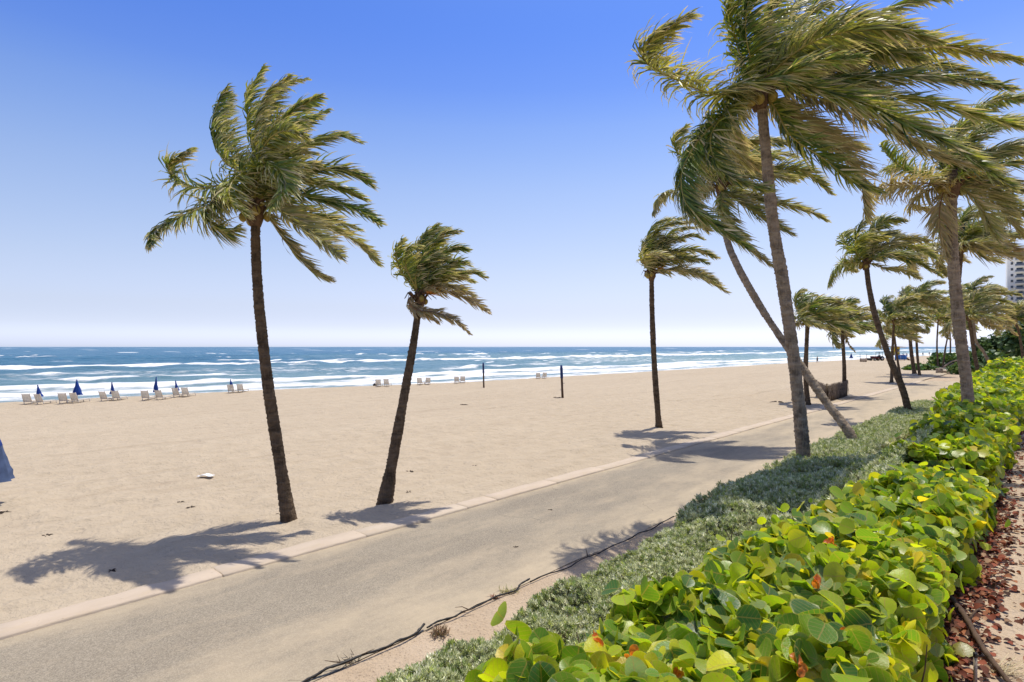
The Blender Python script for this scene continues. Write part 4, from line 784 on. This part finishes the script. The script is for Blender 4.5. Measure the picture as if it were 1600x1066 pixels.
for x, r in ((-1.7, .42), (.9, .72)):
    for y in (-.75, .75):
        wv = MB().tube([(x, y - .16, r), (x, y - .1, r), (x, y + .1, r), (x, y + .16, r)], [r * .85, r, r, r * .85], 16).build("wheel", M['rubber'], o); MB().tube([(x, y - .18, r), (x, y + .18, r)], r * .45, 10).build("rim", M['white'], wv)
MB().box((-3.0, 0, .5), (.7, 2.2, .5), ry=.3).build("front_rake", M['black'], o)
g = G(1349, 566); o = thing("beach_bin", g, "open tan slatted bin standing alone on the far sand", "bin"); b = MB()
for k in range(12):
    a = k / 12 * 6.28; b.box((.8 * math.cos(a), .8 * math.sin(a), .55), (.06, .36, 1.0), rz=a)
b.build("slats", M['stone'], o); b = MB()
for x in (-.9, .9): b.box((x, 0, 1.2), (.09, .09, 1.9))
b.build("uprights", M['post'], o); MB().tube([(0, 0, .15), (0, 0, .2)], .72, 12).build("base", M['wood'], o)
u = make_umbrella("beach_umbrella", G(1330, 564), 2.3, "tiny closed blue umbrella on the far sand left of the bin", 330, (0, 0), .42, .35)
def person(g, label, seed, shirt):
    rng = np.random.default_rng(seed); st = rng.uniform(.05, .22); o = thing("person", g, label, "person", "distant people at the water's edge", rotz=rng.uniform(0, 6))
    verts = [(0, 0, .95), (0, 0, 1.2), (0, 0, 1.42), (0, 0, 1.52), (0, 0, 1.66), (.02, 0, 1.74), (.09, .02, .9), (.10, st * .6, .5), (.10, st, .06), (.10, st + .13, .02), (-.09, .02, .9), (-.10, -st * .5, .5), (-.10, -st, .06), (-.10, -st + .13, .02),
             (.2, 0, 1.4), (.26, .02, 1.12), (.25, .12, .9), (.25, .15, .82), (-.2, 0, 1.4), (-.26, -.02, 1.12), (-.25, .08, .9), (-.25, .1, .82)]
    ed = [(0, 1), (1, 2), (2, 3), (3, 4), (4, 5), (0, 6), (6, 7), (7, 8), (8, 9), (0, 10), (10, 11), (11, 12), (12, 13), (2, 14), (14, 15), (15, 16), (16, 17), (2, 18), (18, 19), (19, 20), (20, 21)]
    rd = [.15, .14, .15, .06, .10, .07, .09, .065, .045, .035, .09, .065, .045, .035, .065, .045, .035, .03, .065, .045, .035, .03]
    me = bpy.data.meshes.new("body"); me.from_pydata(verts, ed, []); b = link("body", me, M['skin'], o)
    b.modifiers.new("skin", 'SKIN'); lay = me.skin_vertices[0].data
    for d, r in zip(lay, rd): d.radius = (r, r * .8)
    lay[0].use_root = True; b.modifiers.new("sub", 'SUBSURF').levels = 1; b.modifiers["sub"].render_levels = 1
    MB().tube([(0, 0, .98), (0, 0, 1.1), (0, 0, 1.3), (0, 0, 1.46)], [.19, .175, .20, .12], 10, jit=1 + .04 * rng.normal(size=(4, 10))).build("shirt", M[shirt], o, smooth=True)
    MB().tube([(0, 0, .62), (0, 0, .8), (0, 0, 1.0)], [.20, .2, .19], 10).build("shorts", M['cloth_dark'], o, smooth=True); MB().ball((0, -.02, 1.7), (.105, .105, .1)).build("hair", M['fibre'], o, smooth=True)
for i, (x, y, sh, lab) in enumerate([(1411, 560, 'cloth_dark', "distant person in dark shirt standing right of the lifeguard stand"), (1417, 559, 'cloth_white', "distant person in pale shirt between two darker bathers"), (1422, 558.5, 'cloth_dark', "distant person in dark clothes left of the flared palm trunk"), (1442, 556.5, 'cloth_dark', "distant person in dark shirt right of the flared palm trunk"), (1452, 555.5, 'cloth_white', "distant person in pale shirt above the low shrubs"), (1277, 567.5, 'cloth_dark', "lone distant person near the water beside the biggest palm trunk")]):
    person(G(x, y), lab, 400 + i, sh)

# ------------------------------------------------------------------ path edge: dark edging strip, weeds, seaweed, litter
edge = [(430, 1092), (490, 1064), (560, 1036), (620, 1010), (668, 985), (705, 968), (742, 952), (800, 926), (826, 912), (880, 892), (920, 873), (985, 846), (1050, 813)]
pts = np.array([G(x, y) for x, y in edge]); pts[:, 2] = .03; rng = np.random.default_rng(17)
for lab, a, b_, r in (("black edging strip along the path, near piece at the bottom edge", 0, 5, .017), ("black edging strip along the path, middle piece with a raised end", 4, 9, .014), ("thin black edging strip along the path, far piece ending in palm shadow", 8, 13, .012)):
    pg = pts[a:b_] ; c = catmull(pg, 50); c[:, :2] += np.stack([np.interp(np.arange(50), np.linspace(0, 49, 11), rng.normal(0, .022, 11)) for _ in (0, 1)], -1); c[:, 2] += np.interp(np.arange(50), np.linspace(0, 49, 14), .02 * np.abs(rng.normal(size=14))); c[-4:, 2] += np.linspace(.01, .05, 4)
    og = np.array([c[0, 0], c[0, 1], 0]); o = thing("edging_strip", og, lab, "edging", "dark edging along the path"); jit = 1 + .15 * rng.normal(size=(50, 7))
    MB().tube(c - og, r * (1 + .25 * rng.normal(size=50) * .4), 7, jit=jit).build("strip", M['black'], o, smooth=True); b = MB()
    for i in range(2):
        k = rng.integers(3, 47); d = nrm(np.array([rng.normal(), rng.normal(), .35])); MB().tube([c[k] - og, c[k] - og + d * .12, c[k] - og + d * .2 + rng.normal(0, .04, 3)], [.010, .007, .003], 4).build("frayed_root", M['twig'], o)
def tuft(px, py, label, seed, n, h, cols, cat="weed"):
    rng = np.random.default_rng(seed); g = G(px, py); o = thing("weed_tuft", g, label, cat, "weeds along the path edge"); V = []; T = []
    for i in range(n):
        a = rng.uniform(0, 6.28); l = h * rng.uniform(.4, 1.1); d = np.array([math.cos(a), math.sin(a), rng.uniform(.3, 1.4)]); d = d / np.linalg.norm(d); b = np.array([rng.normal(0, h * .5), rng.normal(0, h * .5), 0.005]); sd = np.array([-d[1], d[0], 0]) * .012; V += [b - sd * .5, b + sd * .5, b + d * l * .6 + sd, b + d * l]; T += [np.array(cols[rng.integers(len(cols))]) * rng.uniform(.7, 1.3)] * 4
    q = np.arange(len(V)).reshape(-1, 4); link("blades", npmesh("blades", V, [q], tint=np.array(T)), M['bush'], o); MB().ball((0, 0, .0), (.05, .05, .02)).build("root", M['twig'], o)
tuft(688, 990, "reddish brown dry weed patch beside the edging strip", 1, 150, .13, [(.20, .11, .06), (.26, .16, .08), (.12, .10, .04)]); tuft(795, 926, "pale straw grass tuft on the edging strip", 2, 60, .13, [(.45, .38, .2), (.3, .3, .1)]); tuft(774, 934, "tiny red-brown weed beside the straw grass tuft", 3, 40, .08, [(.28, .12, .08)]); tuft(915, 905, "small pale weed on the sand between edging and silver shrubs", 4, 46, .11, [(.38, .36, .18)]); tuft(545, 1035, "thin dark weed standing on the near edging strip", 5, 26, .12, [(.1, .08, .05)]); tuft(1170, 800, "sparse green weed at the path side under the biggest palm", 6, 40, .12, [(.15, .2, .06)])
rng = np.random.default_rng(77)
for i, (x, y, s_, lab) in enumerate([(173, 898, .10, "dark seaweed clump in the shadow of the tall lone palm"), (298, 796, .12, "small dark seaweed scrap left of the tall palm's foot"), (8, 804, .13, "dark seaweed scrap at the left edge of the sand"), (640, 738, .16, "dark curled seaweed scrap right of the small leaning palm"), (637, 771, .12, "tiny dark scrap near the small palm's foot"), (742, 731, .10, "tiny dark scrap on open sand right of the small palm"), (722, 634, .30, "faint dark seaweed streak below the left volleyball post"), (871, 622, .32, "dark seaweed heap at the foot of the right volleyball post"), (1215, 630, .4, "dark seaweed patch on the sand left of the biggest trunk"), (860, 798, .05, "dark pebble-like scrap on the asphalt in mid path"), (806, 856, .05, "dark scrap on the asphalt near the edging"), (440, 852, .06, "dark scrap on sand below the tall palm's foot"), (72, 838, .10, "tiny dark scrap on sand below the left umbrella"), (282, 787, .07, "tiny dark speck of seaweed above the tall palm's shadow"), (434, 806, .06, "tiny dark scrap close to the tall palm's foot")]):  # the patch left of the biggest trunk stands in for a palm's shadow
    g = G(x, y); z = .02 if x in (860, 806) else float(sand_h(np.array(sp(g)[0]), np.array(sp(g)[1]))); o = thing("seaweed_or_shade_scrap", (g[0], g[1], z), lab, "seaweed", "dark scraps on sand and path"); b = MB()
    for k in range(9):
        a = rng.uniform(0, 6.28); d = np.array([math.cos(a), math.sin(a), 0]); c0 = d * rng.uniform(0, s_ * .5); b.tube(catmull([c0, c0 + d * s_ * .4 + np.array([0, 0, .04 * s_]), c0 + d * s_ * .9 + rng.normal(0, s_ * .2, 3) * np.array([1, 1, .1])], 5), np.array([.02, .05, .06, .04, .01]) * s_ * 2, 5)
    b.build("strands", M['weed'], o)
g = G(322, 747); zz = float(sand_h(np.array(sp(g)[0]), np.array(sp(g)[1]))); o = thing("plastic_scrap", (g[0], g[1], zz + .03), "crumpled white plastic scrap lying on the open sand", "litter"); b = []; rng = np.random.default_rng(5)
A, B = np.meshgrid(np.linspace(-.22, .22, 9), np.linspace(-.13, .13, 6), indexing='ij'); zz = .05 * fbm(A * 12 + 5, B * 12 + 5, 3, 5) + .05 * np.exp(-(A / .1) ** 2); link("sheet", npmesh("sheet", np.stack([A + .02 * rng.normal(size=A.shape), B, zz], -1).reshape(-1, 3), [grid_faces(9, 6)], smooth=True), M['litter'], o)
o.children[0].modifiers.new("thick", 'SOLIDIFY').thickness = .008

# ------------------------------------------------------------------ garden strip at right: fallen leaves, stake, branch, dry grass
rng = np.random.default_rng(31); n = 4600; s_ = np.concatenate([rng.uniform(1.5, 14, 3200), rng.uniform(14, 40, 1400)]); p_ = .86 - np.abs(rng.normal(0, .27, n)); p_ = np.where(rng.random(n) < .08, rng.uniform(-1.5, .8, n), p_); z_ = ground_z(s_, p_) + .018 + rng.exponential(.012, n)
pos = np.stack([D[0] * s_ + N[0] * p_, D[1] * s_ + N[1] * p_, z_], -1); fr = frames(np.tile([0, 0, 1.], (n, 1)), rng, .3); sz = rng.uniform(.025, .09, n); shp = leaf_shape(4); v = shp[0].copy(); v[:, 2] += .5 * np.abs(v[:, 0]) ** 1.5; shp = (v, shp[1], shp[2])
V, Qd, uv = scatter(shp, pos, fr, sz); cc = np.array([(.22, .065, .035), (.13, .05, .03), (.30, .12, .055), (.08, .04, .028), (.34, .21, .12)]); t = cc[rng.choice(5, n, p=[.28, .28, .16, .18, .10])] * rng.uniform(.7, 1.3, (n, 1))
link("leaf_litter", npmesh("leaf_litter", V, [Qd], tint=np.repeat(t, len(shp[0]), 0), smooth=True), M['dead'], kind='stuff', label="red-brown fallen sea grape leaves along the hedge foot", category="fallen leaves")
g = G(1524, 1075, 1.3); o = thing("garden_stake", (g[0], g[1], 1.28), "short pale wooden stake with black tip beside the hedge", "stake"); top = W(1526, 1020, g[1])[2] - 1.28
MB().box((0, 0, top * .45), (.022, .022, top * .9)).build("shaft", M['stone'], o); MB().box((0, 0, top * .94), (.026, .026, top * .12)).build("tip", M['black'], o)
A, B = G(1478, 935, 1.3), G(1580, 1080, 1.3); o = thing("fallen_branch", (A[0], A[1], 1.3), "dark fallen branch lying on the leaf litter at bottom right", "branch"); c = catmull([(0, 0, .06), (B - A) * .35 + np.array([.02, .03, .09]), (B - A) * .7 + np.array([-.03, 0, .07]), (B - A) + np.array([0, 0, .05])], 30)
MB().tube(c, np.linspace(.034, .02, 30) * (1 + .12 * rng.normal(size=30)), 8).build("stem", M['post'], o, smooth=True); MB().tube(catmull([c[12], c[12] + np.array([.12, .05, .08]), c[12] + np.array([.25, .15, .06])], 8), np.linspace(.018, .005, 8), 5).build("side_twig", M['post'], o)
g = G(1555, 1050, 1.3); o = thing("dry_grass", (g[0], g[1], 1.3), "tuft of pale dry grass beside the wooden stake", "grass tuft"); V = []; T = []
for i in range(46):
    a = rng.uniform(-1.0, .6); l = rng.uniform(.12, .34); d = np.array([math.cos(a), math.sin(a), rng.uniform(.05, .4)]); b = rng.normal(0, .04, 3) * np.array([1, 1, 0]) + np.array([0, 0, .02]); sd = np.array([-d[1], d[0], 0]) * .003; V += [b - sd, b + sd, b + d * l + sd * .5, b + d * l - sd * .5]; T += [np.array([.5, .42, .26]) * rng.uniform(.7, 1.2)] * 4
link("blades", npmesh("blades", V, [np.arange(len(V)).reshape(-1, 4)], tint=np.array(T)), M['bush'], o)
